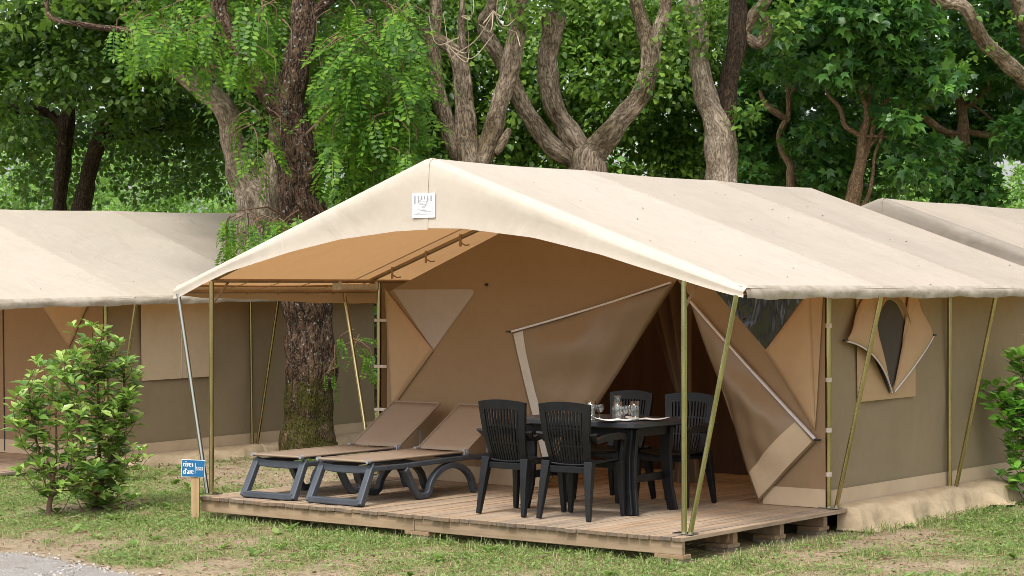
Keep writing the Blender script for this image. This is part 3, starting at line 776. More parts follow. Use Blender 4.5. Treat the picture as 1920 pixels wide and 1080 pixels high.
def tent(root, L=6.1, door=True, side_open=True, detail=True, seed=0, panels=('roof_a', 'roof_b', 'roof_c'), fascia='fascia'):
    rg = np.random.default_rng(seed + 40)
    E_ = [0.0, 2.13, 4.26, L]
    # roof cloth, three bays on each slope
    for side, ue in ((1, UE_R), (-1, UE_L)):
        for k in range(3):
            v0, v1 = E_[k] + (.045 if k == 0 else 0), E_[k + 1]; rows = []
            n, m_ = 18, 16; ph = rg.uniform(0, 6, 4)
            for i in range(n + 1):
                s = i / n; u = lerp(UC, ue, s); row = []
                for j in range(m_ + 1):
                    tt = j / m_; v = lerp(v0, v1, tt)
                    z = zr(u) - .042 * sag(tt) * (sag(s) ** .7 * .8 + .2) + .003 * math.sin(9 * s + 5 * tt + ph[0]) * sag(s) * sag(tt)
                    if i == 0: z = zr(u) - .012 * sag(tt)
                    row.append((u, v, z))
                rows.append(row)
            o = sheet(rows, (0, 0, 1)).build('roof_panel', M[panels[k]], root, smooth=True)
            if k:   # stitched seam between bays
                sp = [(lerp(UC, ue, s), v0, zr(lerp(UC, ue, s)) + .001) for s in np.linspace(0, 1, 14)]
                MB().beam(sp, .022, .003).build('seam', M[panels[k - 1]], o)
        # turned-down eave
        rows = [[] for _ in range(7)]
        for j in range(61):
            v = lerp(0.03, L, j / 60); hgt = .078 if side > 0 else lerp(.085, .165, min(1, v / 2.2))
            w1 = .006 * math.sin(v * 7 + seed) + .005 * math.sin(v * 17 + 1) + .004 * math.sin(v * 31)
            w2 = .005 * math.sin(v * 5.3 + 2) + .004 * math.sin(v * 13)
            ze = zr(ue)
            pr_ = [(-.05, .0178), (-.018, .0068), (0, -.006), (.012 + w1 * .3, -.024), (.012 + w1, -.045), (.010 + w1 * 1.4, -hgt * .8), (.004 + w1 * 1.8, -hgt + w2)]
            for r_, (du, dz) in zip(rows, pr_): r_.append((ue + side * du, v, ze + dz + (-.0 if False else 0)))
        sheet(rows, (side, 0, .3)).build('eave_valance', M['valance'], root, smooth=True)
    # front gable fascia in two overlapping halves, arched lower edge
    for k, (ua, ub, dv) in enumerate(((UE_L - .012, UC + .03, -.006), (UC - .002, UE_R + .012, 0.0))):
        rows = [[] for _ in range(9)]
        for i in range(41):
            u = lerp(ua, ub, i / 40); uu = max(UE_L, min(UE_R, u)); zt = zr(uu); zb = float(np.interp(uu, ARCH[:, 0], ARCH[:, 1])) - (.012 if k == 0 else 0)
            h = zt - zb; fl = .012 * math.sin(u * 4 + 1) * sag((u - UE_L) / (UE_R - UE_L))
            for r_, (dvv, f) in zip(rows, ((.11, 0), (.05, .0), (.02, .012 / max(h, .05)), (.004, .04 / max(h, .09)), (-.004, .25), (-.004 + fl * .6, .45), (fl, .65), (fl * 1.2, .85), (fl * 1.3 - .004, 1))):
                r_.append((u, dvv + dv - .004, zt - h * min(1, f) + (.002 if f == 0 else 0) + (.004 if k == 0 and f < .02 else 0)))
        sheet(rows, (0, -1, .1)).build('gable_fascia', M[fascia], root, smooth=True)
    # rear gable
    rows = [[], [], []]
    for i in range(31):
        u = lerp(UE_L, UE_R, i / 30)
        for r_, dz, dv in zip(rows, (0, -.02, -.12), (-.02, .012, .014)): r_.append((u, L + dv, zr(u) + dz))
    sheet(rows, (0, 1, 0)).build('rear_fascia', M['fascia'], root, smooth=True)
    MB().poly([(-4.72, L - .05, -.02), (-.03, L - .05, -.02), (-.03, L - .05, 1.8), (UC, L - .05, 2.68), (-4.72, L - .05, 1.8)]).build('rear_wall', M['wall_side'], root)
    # frame tubes under the cloth
    for v in (.06, 2.10, 4.26, L - .1):
        for ue in (.05, -4.80):
            MB().tube([(UC, v, ZR - .085), (ue, v, zr(ue) - .085)], .019, 10).build('rafter', M['tube'], root, smooth=True)
    MB().tube([(UC, .06, ZR - .06), (UC, L - .05, ZR - .06)], .019, 10).build('ridge_tube', M['tube'], root, smooth=True)
    for u, z in ((0.0, 1.812), (-4.75, 1.812), (.44, 1.715), (-5.14, 1.715)):
        MB().tube([(u, .03, z), (u, L - .06, z)], .018 if abs(u + 2.375) < 2.5 else .016, 10).build('eave_rail', M['tube'], root, smooth=True)
    # poles and slanting braces
    for k, (u, v, mt) in enumerate(((0, 0, 'brass_green'), (-4.75, 0, 'brass'), (-.015, 2.15, 'brass'), (-4.735, 2.15, 'brass'), (.012, 4.28, 'brass'), (-4.76, 4.28, 'brass'))):
        p = MB().tube([(u, v, .004), (u, v, .95), (u, v, 1.80)], .0205, 14).build('pole', M[mt], root, smooth=True)
        if v < 3:
            MB().box((u - .07, v - .05, .002), (u + .09, v + .05, .010), .002).build('base_plate', M['steel'], p)
            MB().tube([(u, v, 1.2), (u, v, 1.79)], .0225, 14).build('sleeve', M[mt], p, smooth=True)
    for u0, u1, v, mt in ((.055, .435, -.005, 'brass_green'), (-4.795, -5.15, -.005, 'steel'), (.035, .435, 2.18, 'brass'), (-4.79, -5.14, 2.12, 'brass'), (.055, .435, 4.31, 'brass'), (-4.8, -5.14, 4.31, 'brass')):
        MB().tube([(u0, v, .006 if v < 3 else -.02), (u1, v, 1.70)], .0185, 12).build('brace_pole', M[mt], root, smooth=True)
    # side walls
    for u, sd in ((0.0, 1), (-4.75, -1)):
        rows = []
        for i in range(19):
            z = lerp(-.005, 1.80, i / 18); row = []
            for j in range(49):
                v = lerp(2.16, L - .06, j / 48)
                d = .014 * math.sin(v * 3.1 + z * 1.5 + seed) * sag(z / 1.8) + .010 * math.sin(v * 7 - z * 4) * sag(z / 1.8) ** 2 + .006 * math.sin(v * 15 + z * 9) * sag(z / 1.8) * max(0, 1 - z)
                d -= .012 * math.exp(-((v - 4.28) / .05) ** 2)
                row.append((u - sd * .03 + sd * d, v, z))
            rows.append(row)
        sheet(rows, (sd, 0, 0)).build('side_wall', M['wall_side'], root, smooth=True)
        rows = [[(u - sd * .012 + sd * (.010 * math.sin(v * 3.1 + z * 1.5 + seed) * sag(z / 1.8)), v, z) for v in np.linspace(2.17, L - .07, 40)] for z in (-.008, .05, .10, .142)]
        sheet(rows, (sd, 0, 0)).build('base_band', M['band'], root, smooth=True)
        for va, vb in ((2.245, 4.285), (4.30, L + .05)):
            rows = [[] for _ in range(10)]
            for j in [-1] + list(range(61)):
                s = max(0, j) / 60; v = lerp(va, vb, s)
                w = lambda q, p: math.sin(v * q + p + seed)
                fold = .030 * w(7, .3) + .045 * abs(w(5.5, 1)) ** 3 + .016 * w(23, 2) + .008 * w(47, 1)
                low = GZ - .004 + (.055 * (max(0, w(2.6, 2.2)) ** 2) + .012 * w(23, 0)) * (1 - .5 * abs(2 * s - 1)) + .012
                if va < 3: low += .0 - .03 * (s < .08)
                ou = .20 + .025 * w(4, 1)
                prof = [(.0, .022), (.05, .021), (.11, .012 + .012 * w(8, .5)), (.16, .006 + .014 * w(8, .8)), (ou, -.014 + .012 * w(8, 1)), (ou + .022 + fold * .3, -.05), (ou + .035 + fold * .7, lerp(-.05, low, .45)), (ou + .045 + fold, lerp(-.05, low, .8)), (ou + .06 + fold * 1.1, low), (ou + .115 + fold * 1.0, low - .006 + .01 * w(14, 1))]
                if j < 0: prof = [(.012, z) for du, z in prof]
                for r_, (du, z) in zip(rows, prof): r_.append((u + sd * du, v - (.006 if j < 0 else 0), z))
            sheet(rows, (sd, 0, .5)).build('mud_flap', M['mud'], root, smooth=True)
    # front wall with the doorway
    V0 = 2.13
    def fw(pts, dv=0.0): return [(u, V0 + dv, z) for u, z in pts]
    top = [(-.04, 1.72), (UC, ZR - .16), (-4.62, 1.83 - .12)]
    if door:
        MB().poly(fw([(-4.62, 0.0), (-2.79, 0.0), (-1.43, 1.82), (-1.29, 1.67), (-.632, 0.0), (-.03, 0.0)] + top)).build('front_wall', M['wall'], root)
    else:
        MB().poly(fw([(-4.62, 0.0), (-.03, 0.0)] + top)).build('front_wall', M['wall'], root)
        MB().box((-1.75, V0 - .008, .02), (-1.735, V0 - .003, 1.8)).build('door_zip', M['black'], root)
    for ua, ub in ((-4.61, -2.80), (-.60, -.03)) if door else ((-4.61, -.03),):
        sheet([[(u, V0 - .006 - .004 * math.sin(u * 8) * (z > .02), z) for u in np.linspace(ua, ub, 24)] for z in (0.002, .05, .10, .15)], (0, -1, 0)).build('base_band', M['band'], root, smooth=True)
    # tan window flap and dark opaque pane near the corner pole
    if door: MB().poly(fw([(-1.088, 1.765), (-.19, 1.735), (-.572, 1.25)], -.007)).build('window_pane', M['clear'], root)
    bul = lambda k: (lambda a, b, c: (0, -k * 27 * a * b * c - .014, 0))
    if not door: MB().tri((-1.15, V0, 1.76), (-.22, V0, 1.74), (-.60, V0, 1.20), 12, bul(.02)).build('window_flap', M['flap'], root, smooth=True, solid=.003)
    else: MB().tri((-.575, V0, 1.245), (-.165, V0, 1.72), (-.118, V0, .615), 14, bul(.035)).tri((-.118, V0, .615), (-.165, V0, 1.72), (-.045, V0, 1.72), 8, bul(.0)).build('window_flap', M['flap'], root, smooth=True, solid=.003)
    if not detail: return
    if side_open:
        # netting window with its tan flap, door flaps tied open
        MB().poly(fw([(-4.545, 1.736), (-3.63, 1.738), (-3.60, 1.73), (-3.588, 1.71), (-3.60, 1.685), (-4.06, 1.185)], -.005)).build('window_netting', M['net'], root)
        MB().tri((-4.64, V0, 1.75), (-4.052, V0, 1.18), (-4.546, V0, .64), 14, bul(.03)).build('window_flap', M['flap'], root, smooth=True, solid=.003)
    if door:
        for nm, A, B, C, bl, aw in (('l', (-1.445, V0, 1.805), (-3.15, V0, 1.365), (-2.75, V0, .04), .085, .075), ('r', (-1.292, V0, 1.662), (-.094, V0, .545), (-.632, V0, .012), .075, .14)):
            ph = 1.0 if nm == 'l' else 2.4
            def dsp(a, b, c, bl=bl, ph=ph): return (0, -.03 - bl * 27 * a * b * c - .034 * math.sin(9 * b + 5 * a + ph) * sag(a) ** .6 * sag(c) - .018 * math.sin(17 * c - 7 * a) * sag(a) * sag(b) - .010 * math.sin(31 * b + 9 * c) * sag(a) * sag(c), 0)
            f_ = MB().tri(A, B, C, 30, dsp).build('door_flap', M['flap_brown'], root, smooth=True, solid=.003)
            A_, B_, C_ = Vector(A), Vector(B), Vector(C)
            rows = []
            for i in range(4):
                a = lerp(.012, aw, i / 3); row = []
                for j in range(21):
                    c = lerp(.02 if nm == 'l' else .05, .97, j / 20) * (1 - a); b = 1 - a - c
                    row.append(tuple(A_ * a + B_ * b + C_ * c + Vector(dsp(a, b, c)) + Vector((0, -.004, 0))))
                rows.append(row)
            sheet(rows, (0, -1, 0)).build('hem_band', M['hem'] if nm == 'l' else M['band'], f_, smooth=True)
            zp = [tuple(A_ * a + B_ * (1 - a) + Vector((0, -.040, -.004 - .012 * sag(a)))) for a in np.linspace(0.01, .99, 24)]
            MB().beam(zp, .016, .026, up=(0, 1, 0)).build('zip', M['zip'], f_)
            hk = B_ + Vector((0, -.045, 0)); sx_ = -1 if nm == 'l' else 1
            MB().box((-.02, -.008, -.008), (.045, .008, .008), .003, Matrix.Translation(hk) @ Matrix.Scale(sx_, 4, (1, 0, 0))).build('toggle', M['black'], f_)
    for u, z in ((-3.443, 1.78), (-1.02, 1.79)) if door else ():
        MB().box((u - .012, V0 - .018, z - .012), (u + .012, V0 - .002, z + .012), .004).box((u - .02, V0 - .014, z - .004), (u + .02, V0 - .006, z + .004)).build('hook', M['black'], root)
    # side window
    u0 = -.03 + .034
    if side_open:
        MB().poly([(u0 - .012, v, z) for v, z in ((2.60, 1.75), (2.62, .822), (3.665, .828), (3.665, 1.75))]).build('window_surround', M['flap'], root)
        ar = [(2.85 + .325 * (1 - math.cos(t)), 1.22 + .43 * math.sin(t)) for t in np.linspace(0, math.pi, 20)]
        MB().poly([(u0 - .006, v, z) for v, z in [(3.175, .87)] + [(3.50, 1.22)] + ar[::-1][1:-1] + [(2.85, 1.22)]]).build('window_netting', M['mesh_dark'], root)
        rim = [(u0, 3.175 - .36 * math.cos(t), 1.22 + .465 * math.sin(t)) for t in np.linspace(0.05, math.pi - .05, 24)]
        MB().beam(rim, .006, .07, up=(1, 0, 0)).build('window_rim', M['flap'], root)
        for A, B, C, hook in (((2.385, 1.325), (2.74, 1.76), (3.185, .865), (2.37, 1.33)), ((3.95, 1.335), (3.58, 1.76), (3.20, .875), (3.965, 1.345))):
            def dsp(a, b, c): return (.012 + .055 * 27 * a * b * c + .05 * 4 * a * c * (1 - b) ** 2 + .02 * math.sin(8 * b) * a, 0, .085 * 4 * a * c * (1 - b) ** 2 * (1 if A[0] < 3 else .5))
            q = [(u0, *p) for p in (A, B, C)]
            wd = .085 if A[0] < 3 else -.075
            f_ = MB().tri(*q, 20, dsp).tri((u0, B[0] - wd, 1.74), (u0, B[0] + wd, 1.74), (u0, lerp(B[0], C[0], .55), lerp(B[1], C[1], .55)), 8, lambda a, b, c: (.008 + .02 * 27 * a * b * c, 0, 0)).build('window_flap', M['flap'], root, smooth=True, solid=.003)
            MB().tube([tuple(Vector(q[0]) * a + Vector(q[2]) * (1 - a) + Vector(dsp(a, 0, 1 - a)) + Vector((.004, 0, -.003))) for a in np.linspace(.02, 1, 18)], .007, 6).build('zip', M['zip'], f_)
            MB().box((u0, hook[0] - .03, hook[1] - .008), (u0 + .025, hook[0] + .03, hook[1] + .008), .003).build('toggle', M['black'], f_)
    else:
        w_ = sheet([[(u0 + .006 + .006 * math.sin(v * 6) , v, z) for v in np.linspace(2.62, 3.68, 12)] for z in np.linspace(.83, 1.76, 8)], (1, 0, 0)).build('window_cover', M['flap_pale'], root, smooth=True)
        MB().tube([(u0 + .014, 3.2, .84), (u0 + .014, 3.2, 1.74)], .005, 6).build('zip', M['zip'], w_)
    # webbing straps tying the walls to the poles
    for zz_ in (1.45, 1.02, .62, .27):
        MB().box((-4.77, V0 - .01, zz_ - .014), (-4.62, V0 + .045, zz_ + .014), .004).build('strap', M['strap_pale'], root)
        MB().tube([(-.015, 2.15, zz_ - .016), (-.015, 2.15, zz_ + .018)], .0265, 12).build('strap', M['strap_pale'], root)
    for s in (.10, .27, .44, .61):
        u = lerp(-4.75, UC, s); z = zr(u) - .085
        MB().box((u - .012, 2.075, z - .085), (u + .012, 2.082, z + .026), .002).tube([(u, 2.08, z - .05), (u + .03, 2.11, z - .075), (u + .07, 2.12, z - .07)], .006, 6).build('strap', M['strap'], root)
    for v in (.45, .85, 1.25, 1.65, 2.0):
        MB().tube([(-4.75, v, 1.800), (-4.95, v - .03, 1.745), (-5.13, v - .05, 1.712)], .0035, 6).tube([(-5.14, v - .10, 1.72), (-5.12, v - .05, 1.690), (-5.14, v, 1.72)], .005, 6).build('cord', M['strap'], root)
    MB().box((-4.80, 1.60, 1.735), (-4.72, 2.10, 1.785), .012).box((-4.81, 1.585, 1.73), (-4.71, 1.61, 1.81), .008).box((-4.81, 2.09, 1.73), (-4.71, 2.115, 1.81), .008).build('rolled_curtain', M['strap_pale'], root)
    for ue in (-4.75, 0):
        MB().beam([(ue, .02, 1.62), (ue, .20, 1.80)], .012, .022, up=(1, 0, 0)).build('corner_strut', M['tube'], root)

main = empty('safari_tent', TENT_P, -TENT_A)
tent(main, 6.1, seed=0)
tag(main, 'cream and brown canvas safari tent with open porch over the furnished deck', 'tent', 'canvas safari tents')
# woven maker's patch on the gable: six grey bars, a crest and small print
pv = -.030
pt_ = MB().box((-2.50, pv, 2.298), (-2.268, pv + .006, 2.490)).build('logo_patch', M['patch'], main)
mb = MB()
for k, (x_, h_) in enumerate(((-2.470, .062), (-2.436, .055), (-2.404, .024), (-2.372, .026), (-2.340, .046), (-2.306, .046))):
    mb.box((x_ - .007, pv - .0014, 2.470 - h_), (x_ + .007, pv - .0004, 2.470))
for rad in (.038, .030):
    mb.tube([(-2.386 + rad * 1.1 * math.cos(t), pv - .001, 2.415 + rad * math.sin(t)) for t in np.linspace(0, 6.283, 20)], .0013, 4, cap=False)
for z_, a, b_ in ((2.423, -2.425, -2.345), (2.412, -2.430, -2.340), (2.401, -2.418, -2.352), (2.366, -2.45, -2.32), (2.356, -2.42, -2.35), (2.345, -2.46, -2.31), (2.335, -2.45, -2.32)):
    x_ = a
    while x_ < b_:
        w_ = random.uniform(.004, .012); mb.box((x_, pv - .0014, z_ - .0022), (min(x_ + w_, b_), pv - .0004, z_ + .0022)); x_ += w_ + .003
for a, b_ in (((-2.478, 2.40), (-2.478, 2.325)), ((-2.478, 2.325), (-2.292, 2.325)), ((-2.292, 2.325), (-2.292, 2.42))):
    mb.tube([(a[0], pv - .001, a[1]), (b_[0], pv - .001, b_[1])], .001, 4)
mb.build('patch_print', M['print'], pt_)

left = empty('safari_tent', LT_P, 0)
left.rotation_euler = (LT_PITCH, 0, -LT_A)
tent(left, 6.47, door=False, side_open=False, seed=5, panels=('roof_a', 'roof_ab', 'roof_b'))
tag(left, 'cream canvas safari tent with closed window, behind the leafy shrub and sign', 'tent', 'canvas safari tents')
back = empty('safari_tent', T(-.52, 8.62, 0), -TENT_A)
tent(back, 6.1, door=False, side_open=False, detail=False, seed=9, panels=('roof_c', 'roof_c', 'roof_c'), fascia='fascia_shaded')
tag(back, 'farther cream tent whose roof rises behind the porch tent, below the maple', 'tent', 'canvas safari tents')

# inside the porch tent: curtains and a camp bed
def curtain(root, ua, ub, v, z1, mat, amp=.035, freq=26):
    rows = [[(u, v + amp * math.sin(u * freq + .6 * math.sin(u * 7)) * lerp(.5, 1.1, z / z1) + .01 * math.sin(u * 61), z) for u in np.linspace(ua, ub, 120)] for z in np.linspace(.03, z1, 6)][::-1]
    return sheet(rows, (0, -1, 0)).build('inner_curtain', mat, root, smooth=True)
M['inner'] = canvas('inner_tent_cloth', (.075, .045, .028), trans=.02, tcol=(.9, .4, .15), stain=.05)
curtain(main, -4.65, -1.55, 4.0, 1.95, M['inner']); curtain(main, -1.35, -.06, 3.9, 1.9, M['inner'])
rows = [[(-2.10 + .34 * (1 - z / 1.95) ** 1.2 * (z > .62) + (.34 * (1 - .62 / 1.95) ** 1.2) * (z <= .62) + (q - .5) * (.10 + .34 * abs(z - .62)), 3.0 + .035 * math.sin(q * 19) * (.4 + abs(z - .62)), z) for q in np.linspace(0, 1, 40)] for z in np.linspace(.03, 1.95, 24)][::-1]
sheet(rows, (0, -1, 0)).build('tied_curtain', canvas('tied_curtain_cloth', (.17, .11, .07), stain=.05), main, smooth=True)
bed = empty('camp_bed', T(-.62, 3.25, 0), -TENT_A)
MB().box((-.42, -.38, .34), (.5, .42, .46), .04).build('mattress', plain('dark_mattress', (.03, .022, .02), rough=.8), bed)
MB().box((-.43, -.39, .28), (.51, .43, .335), .006).build('bed_frame', M['black'], bed)
for x_ in (-.38, .46):
    for y_ in (-.35, .38): MB().tube([(x_, y_, 0.003), (x_, y_, .29)], .016, 8).build('leg', M['resin'], bed, smooth=True)
tag(bed, 'dark bed standing inside the tent behind the open right-hand door flap', 'bed')

# ------------------------------------------------------------------ wooden decks
def deck(root, n=53, u0=-4.72, u1=.105, vf=-.20, vb=6.0):
    w = (u1 - u0) / n; r = random.Random(3)
    me = MB().box((-w / 2 + .0035, 0, -.030), (w / 2 - .0035, vb - vf, 0), .004).mesh('deck_board', M['deck'])
    me.materials.append(M['end_grain'])
    for p_ in me.polygons:
        if p_.normal.y < -.8: p_.material_index = 1
    for k in range(n):
        o = link('deck_board', me, root, (u0 + w * (k + .5), vf + r.uniform(-.014, .012), r.uniform(-.004, .002)))
        o.rotation_euler = (0, r.uniform(-.012, .012), 0)
    for a, b_ in ((u0 + .02, -2.355), (-2.35, u1 - .01)):
        MB().box((a, vf + .024, -.128), (b_, vf + .066, -.033), .004).build('fascia_board', M['beam'], root)
    for v in (.62, 1.30, 1.98, 3.2, 4.4, 5.6):
        MB().box((u0 + .06, v - .03, -.125), (u1 - .055, v + .03, -.031), .003).build('joist', M['beam'], root)
        for u in (u1 - .17, UC, u0 + .2):
            MB().box((u - .10, v - .075, GZ - .03), (u + .09, v + .075, -.155), .006).build('support_block', M['stone'], root)
            MB().box((u - .09, v - .085, -.1545), (u + .105, v + .08, -.1255), .003).build('shim', M['beam'], root)
    for u in (u1 - .14, -2.35):
        MB().box((u - .10, vf + .02, -.158), (u + .14, vf + .13, -.1285), .003).build('shim', M['beam'], root)
        MB().box((u - .02, vf + .03, GZ - .03), (u + .13, vf + .16, -.1585), .006).build('support_block', M['stone'], root)
dk1 = empty('wooden_deck', TENT_P, -TENT_A); deck(dk1)
tag(dk1, 'weathered plank deck carrying the loungers, table and chairs', 'deck', 'wooden tent decks')
dk2 = empty('wooden_deck', LT_P, 0); dk2.rotation_euler = (LT_PITCH, 0, -LT_A); deck(dk2)
tag(dk2, 'plank deck of the neighbouring tent, seen behind the leafy shrub', 'deck', 'wooden tent decks')

# ------------------------------------------------------------------ sun loungers (local: foot end at y = 0, lying along +y)
def lounger(root, sagk=1.0):
    W = .27; mt = M['lounger']
    mb = MB().beam([(-W, 0, .030), (W, 0, .030)], .058, .05)                                   # foot bar
    mb.beam([(-W + .005, .155, .292), (-.12, .150, .278), (.12, .150, .278), (W - .005, .155, .292)], .055, .062)
    mb.build('end_frame', mt, root, bev=.008)
    for sx_ in (-1, 1):
        x = sx_ * W
        MB().beam([(x, -.006, .008), (x - sx_ * .008, .14, .285), (x - sx_ * .008, .17, .318)], [.058, .05, .045], [.065, .06, .05], up=(1, 0, 0)).build('leg', mt, root, bev=.008)
        MB().beam([(x - sx_ * .004, .13, .292), (x - sx_ * .004, .55, .288), (x - sx_ * .004, 1.02, .300), (x - sx_ * .004, 1.83, .306)], [.042, .042, .042, .038], [.055, .06, .062, .05], up=(1, 0, 0)).build('side_rail', mt, root, bev=.008)
        pr_ = [(.545, .265), (.60, .20), (.665, .10), (.73, .026), (.80, .024), (.845, .026)]
        MB().beam([(x, a, b) for a, b in pr_], .05, [.075, .062, .055, .05, .045, .05], up=(1, 0, 0)).build('leg', mt, root, bev=.008)
        arc = [(.84, .026)] + [(1.165 - .30 * math.cos(t), .028 + .225 * math.sin(t)) for t in np.linspace(.12, math.pi - .12, 15)] + [(1.49, .008)]
        MB().beam([(x, a, b) for a, b in arc], .048, [.045] + [.055] * 15 + [.05], up=(1, 0, 0)).build('arched_leg', mt, root, bev=.006)
    for y in (.80, 1.60):
        MB().box((-W + .02, y - .02, .27), (W - .02, y + .02, .31), .006).build('cross_bar', mt, root)
    # sling: seat sheet and raised backrest
    hy, hz, ang, bl = 1.37, .352, R(31), .70
    rows = [[(lerp(-.262, .262, i / 12), y, .352 - .018 * sagk * sag(i / 12) * sag(y / hy) - .006 * sag(i / 12)) for i in range(13)] for y in np.linspace(.10, hy, 12)]
    seat = sheet(rows, (0, 0, 1)).build('sling_seat', M['sling'], root, smooth=True, solid=.006)
    MB().tube([(-.265, .095, .352), (.265, .095, .352)], .010, 8).tube([(-.265, .1, .352), (-.265, hy, .352)], .009, 8).tube([(.265, .1, .352), (.265, hy, .352)], .009, 8).build('seam_tube', M['sling'], seat, smooth=True)
    for sx_ in (-1, 1):
        MB().tube([(sx_ * .268, .085, .352), (sx_ * .268, .125, .352)], .016, 10).build('end_cap', M['grey_plastic'], seat, smooth=True)
        MB().box((sx_ * .268 - .016, hy - .035, hz - .03), (sx_ * .268 + .016, hy + .035, hz + .022), .008).tube([(sx_ * .250, hy, hz), (sx_ * .292, hy, hz)], .016, 10).build('hinge', M['grey_plastic'], root)
    rows = [[(lerp(-.262, .262, i / 12), hy + s * math.cos(ang) + .012 * sag(i / 12) * sag(s / bl), hz + s * math.sin(ang) - .014 * sag(i / 12) * sag(s / bl)) for i in range(13)] for s in np.linspace(.01, bl, 10)]
    bk = sheet(rows, (0, -1, 1)).build('sling_backrest', M['sling'], root, smooth=True, solid=.006)
    e = (hy + bl * math.cos(ang), hz + bl * math.sin(ang))
    for sx_ in (-1, 1):
        MB().tube([(sx_ * .265, hy, hz), (sx_ * .265, e[0], e[1])], .010, 8).build('seam_tube', M['sling'], bk, smooth=True)
        q = (hy + .36 * math.cos(ang), hz + .36 * math.sin(ang))
        MB().tube([(sx_ * .24, q[0], q[1] - .01), (sx_ * .24, q[0] + .04, q[1] - .10), (sx_ * .24, q[0] + .02, .30)], .009, 8).build('back_prop', M['grey_plastic'], root, smooth=True)
    MB().tube([(-.265, e[0], e[1]), (.265, e[0], e[1])], .010, 8).build('seam_tube', M['sling'], bk, smooth=True)
for u, lab in ((-4.05, 'grey and taupe sun lounger at the outer side of the deck, nearest the mossy trunk'), (-3.315, 'grey and taupe sun lounger standing between the other lounger and the dining chairs')):
    o = empty('sun_lounger', T(u, -.03, .002), -TENT_A + R(1.5 if u < -3.7 else .5)); lounger(o)
    tag(o, lab, 'sun lounger', 'sun loungers on the deck')

# ------------------------------------------------------------------ high-backed resin chairs (local: faces +y)
def chair():
    root = empty('garden_chair'); mt = M['resin']
    Z0, Z1 = .40, .872
    def bp(s, t, off=0.0):
        hw = lerp(.168, .226, t ** 1.1) + .006 * math.sin(math.pi * t)
        z = lerp(Z0, Z1, t) + .022 * (1 - s * s) * t - .018 * (1 - t)
        y = -.185 - .105 * t - .02 * math.sin(math.pi * t) + .030 * s * s + off
        return Vector((s * hw, y, z))
    def strip(mb, s0, s1, t0, t1, n, m_, th):
        f = [[bp(lerp(s0, s1, i / n), lerp(t0, t1, j / m_), th / 2) for j in range(m_ + 1)] for i in range(n + 1)]
        g = [[bp(lerp(s0, s1, i / n), lerp(t0, t1, j / m_), -th / 2) for j in range(m_ + 1)] for i in range(n + 1)]
        M1 = m_ + 1; vs = [tuple(p) for r_ in f for p in r_] + [tuple(p) for r_ in g for p in r_]; K = (n + 1) * M1; fs = []
        for i in range(n):
            for j in range(m_):
                a = i * M1 + j; fs += [(a, a + 1, a + M1 + 1, a + M1), (K + a, K + a + M1, K + a + M1 + 1, K + a + 1)]
        for i in range(n):
            a, b = i * M1, i * M1 + m_; fs += [(a, a + M1, K + a + M1, K + a), (b, K + b, K + b + M1, b + M1)]
        for j in range(m_):
            a, b = j, n * M1 + j; fs += [(a, K + a, K + a + 1, a + 1), (b, b + 1, K + b + 1, K + b)]
        mb.add(vs, fs)
    mb = MB()
    strip(mb, -1, -.74, 0, 1, 2, 14, .026); strip(mb, .74, 1, 0, 1, 2, 14, .026)
    strip(mb, -.74, .74, .86, 1, 12, 3, .024); strip(mb, -.74, .74, 0, .075, 12, 2, .024)
    strip(mb, -.74, .74, .335, .355, 12, 1, .012); strip(mb, -.74, .74, .60, .62, 12, 1, .012)
    bk = mb.build('backrest', mt, root, angle=40)
    n = 11; w = 1.48 / n
    for k in range(n):
        s0 = -.74 + w * k + w * .25; mb = MB(); strip(mb, s0, s0 + w * .5, .075, .86, 1, 10, .014); mb.build('slat', mt, bk, angle=40)
    # seat
    rows = []
    for i in range(13):
        s = lerp(-1, 1, i / 12); row = []
        for j in range(11):
            t = j / 10; hw = lerp(.185, .225, t); y = lerp(-.21, .235, t)
            row.append((s * hw, y + (.02 * (1 - s * s) if j == 10 else 0), .415 + .018 * t + .012 * s * s - .025 * max(0, t - .85) / .15 - .018 * (1 - s * s) * sag(t)))
        rows.append(row)
    sheet(rows, (0, 0, 1)).build('seat', mt, root, smooth=True, solid=.014)
    MB().box((-.19, -.225, .355), (.19, -.205, .405), .004).box((-.20, .20, .365), (.20, .225, .415), .004).build('apron', mt, root)
    for sx_ in (-1, 1):
        MB().beam([(sx_ * .185, -.205, .44), (sx_ * .195, -.23, .30), (sx_ * .218, -.275, .003)], [.060, .055, .036], [.075, .06, .034], up=(1, 0, 0)).build('leg', mt, root, bev=.006)
        MB().beam([(sx_ * .215, .205, .43), (sx_ * .222, .215, .25), (sx_ * .235, .225, .003)], [.052, .046, .034], [.058, .05, .034], up=(1, 0, 0)).build('leg', mt, root, bev=.006)
        pb = bp(sx_ * .93, .50)
        arm = catmull([tuple(pb + Vector((0, .0, .02))), tuple(pb + Vector((sx_ * .012, .07, -.035))), (sx_ * .238, -.07, .612), (sx_ * .252, .10, .622), (sx_ * .25, .20, .610), (sx_ * .243, .225, .57), (sx_ * .225, .215, .43)], 5)
        ws = np.interp(np.linspace(0, 1, len(arm)), [0, .15, .35, .65, .85, 1], [.02, .03, .05, .052, .05, .045]); hs_ = np.interp(np.linspace(0, 1, len(arm)), [0, .12, .3, 1], [.16, .09, .028, .028])
        MB().beam([tuple(p) for p in arm], list(ws), list(hs_), up=(1, 0, 0)).build('arm', mt, root, bev=.005)
    return root
proto = chair()
CH = [((-1.755, .42), 0, 'dark slatted garden chair beside the loungers, backrest towards the lawn'),
      ((-1.205, .445), 5, 'dark slatted garden chair at the middle of the deck edge, tucked under the laid table'),
      ((-1.76, 1.66), 176, 'dark garden chair across the table, behind the glasses, facing the lawn'),
      ((-1.14, 1.64), 184, 'dark garden chair across the table, partly behind the olive corner pole')]
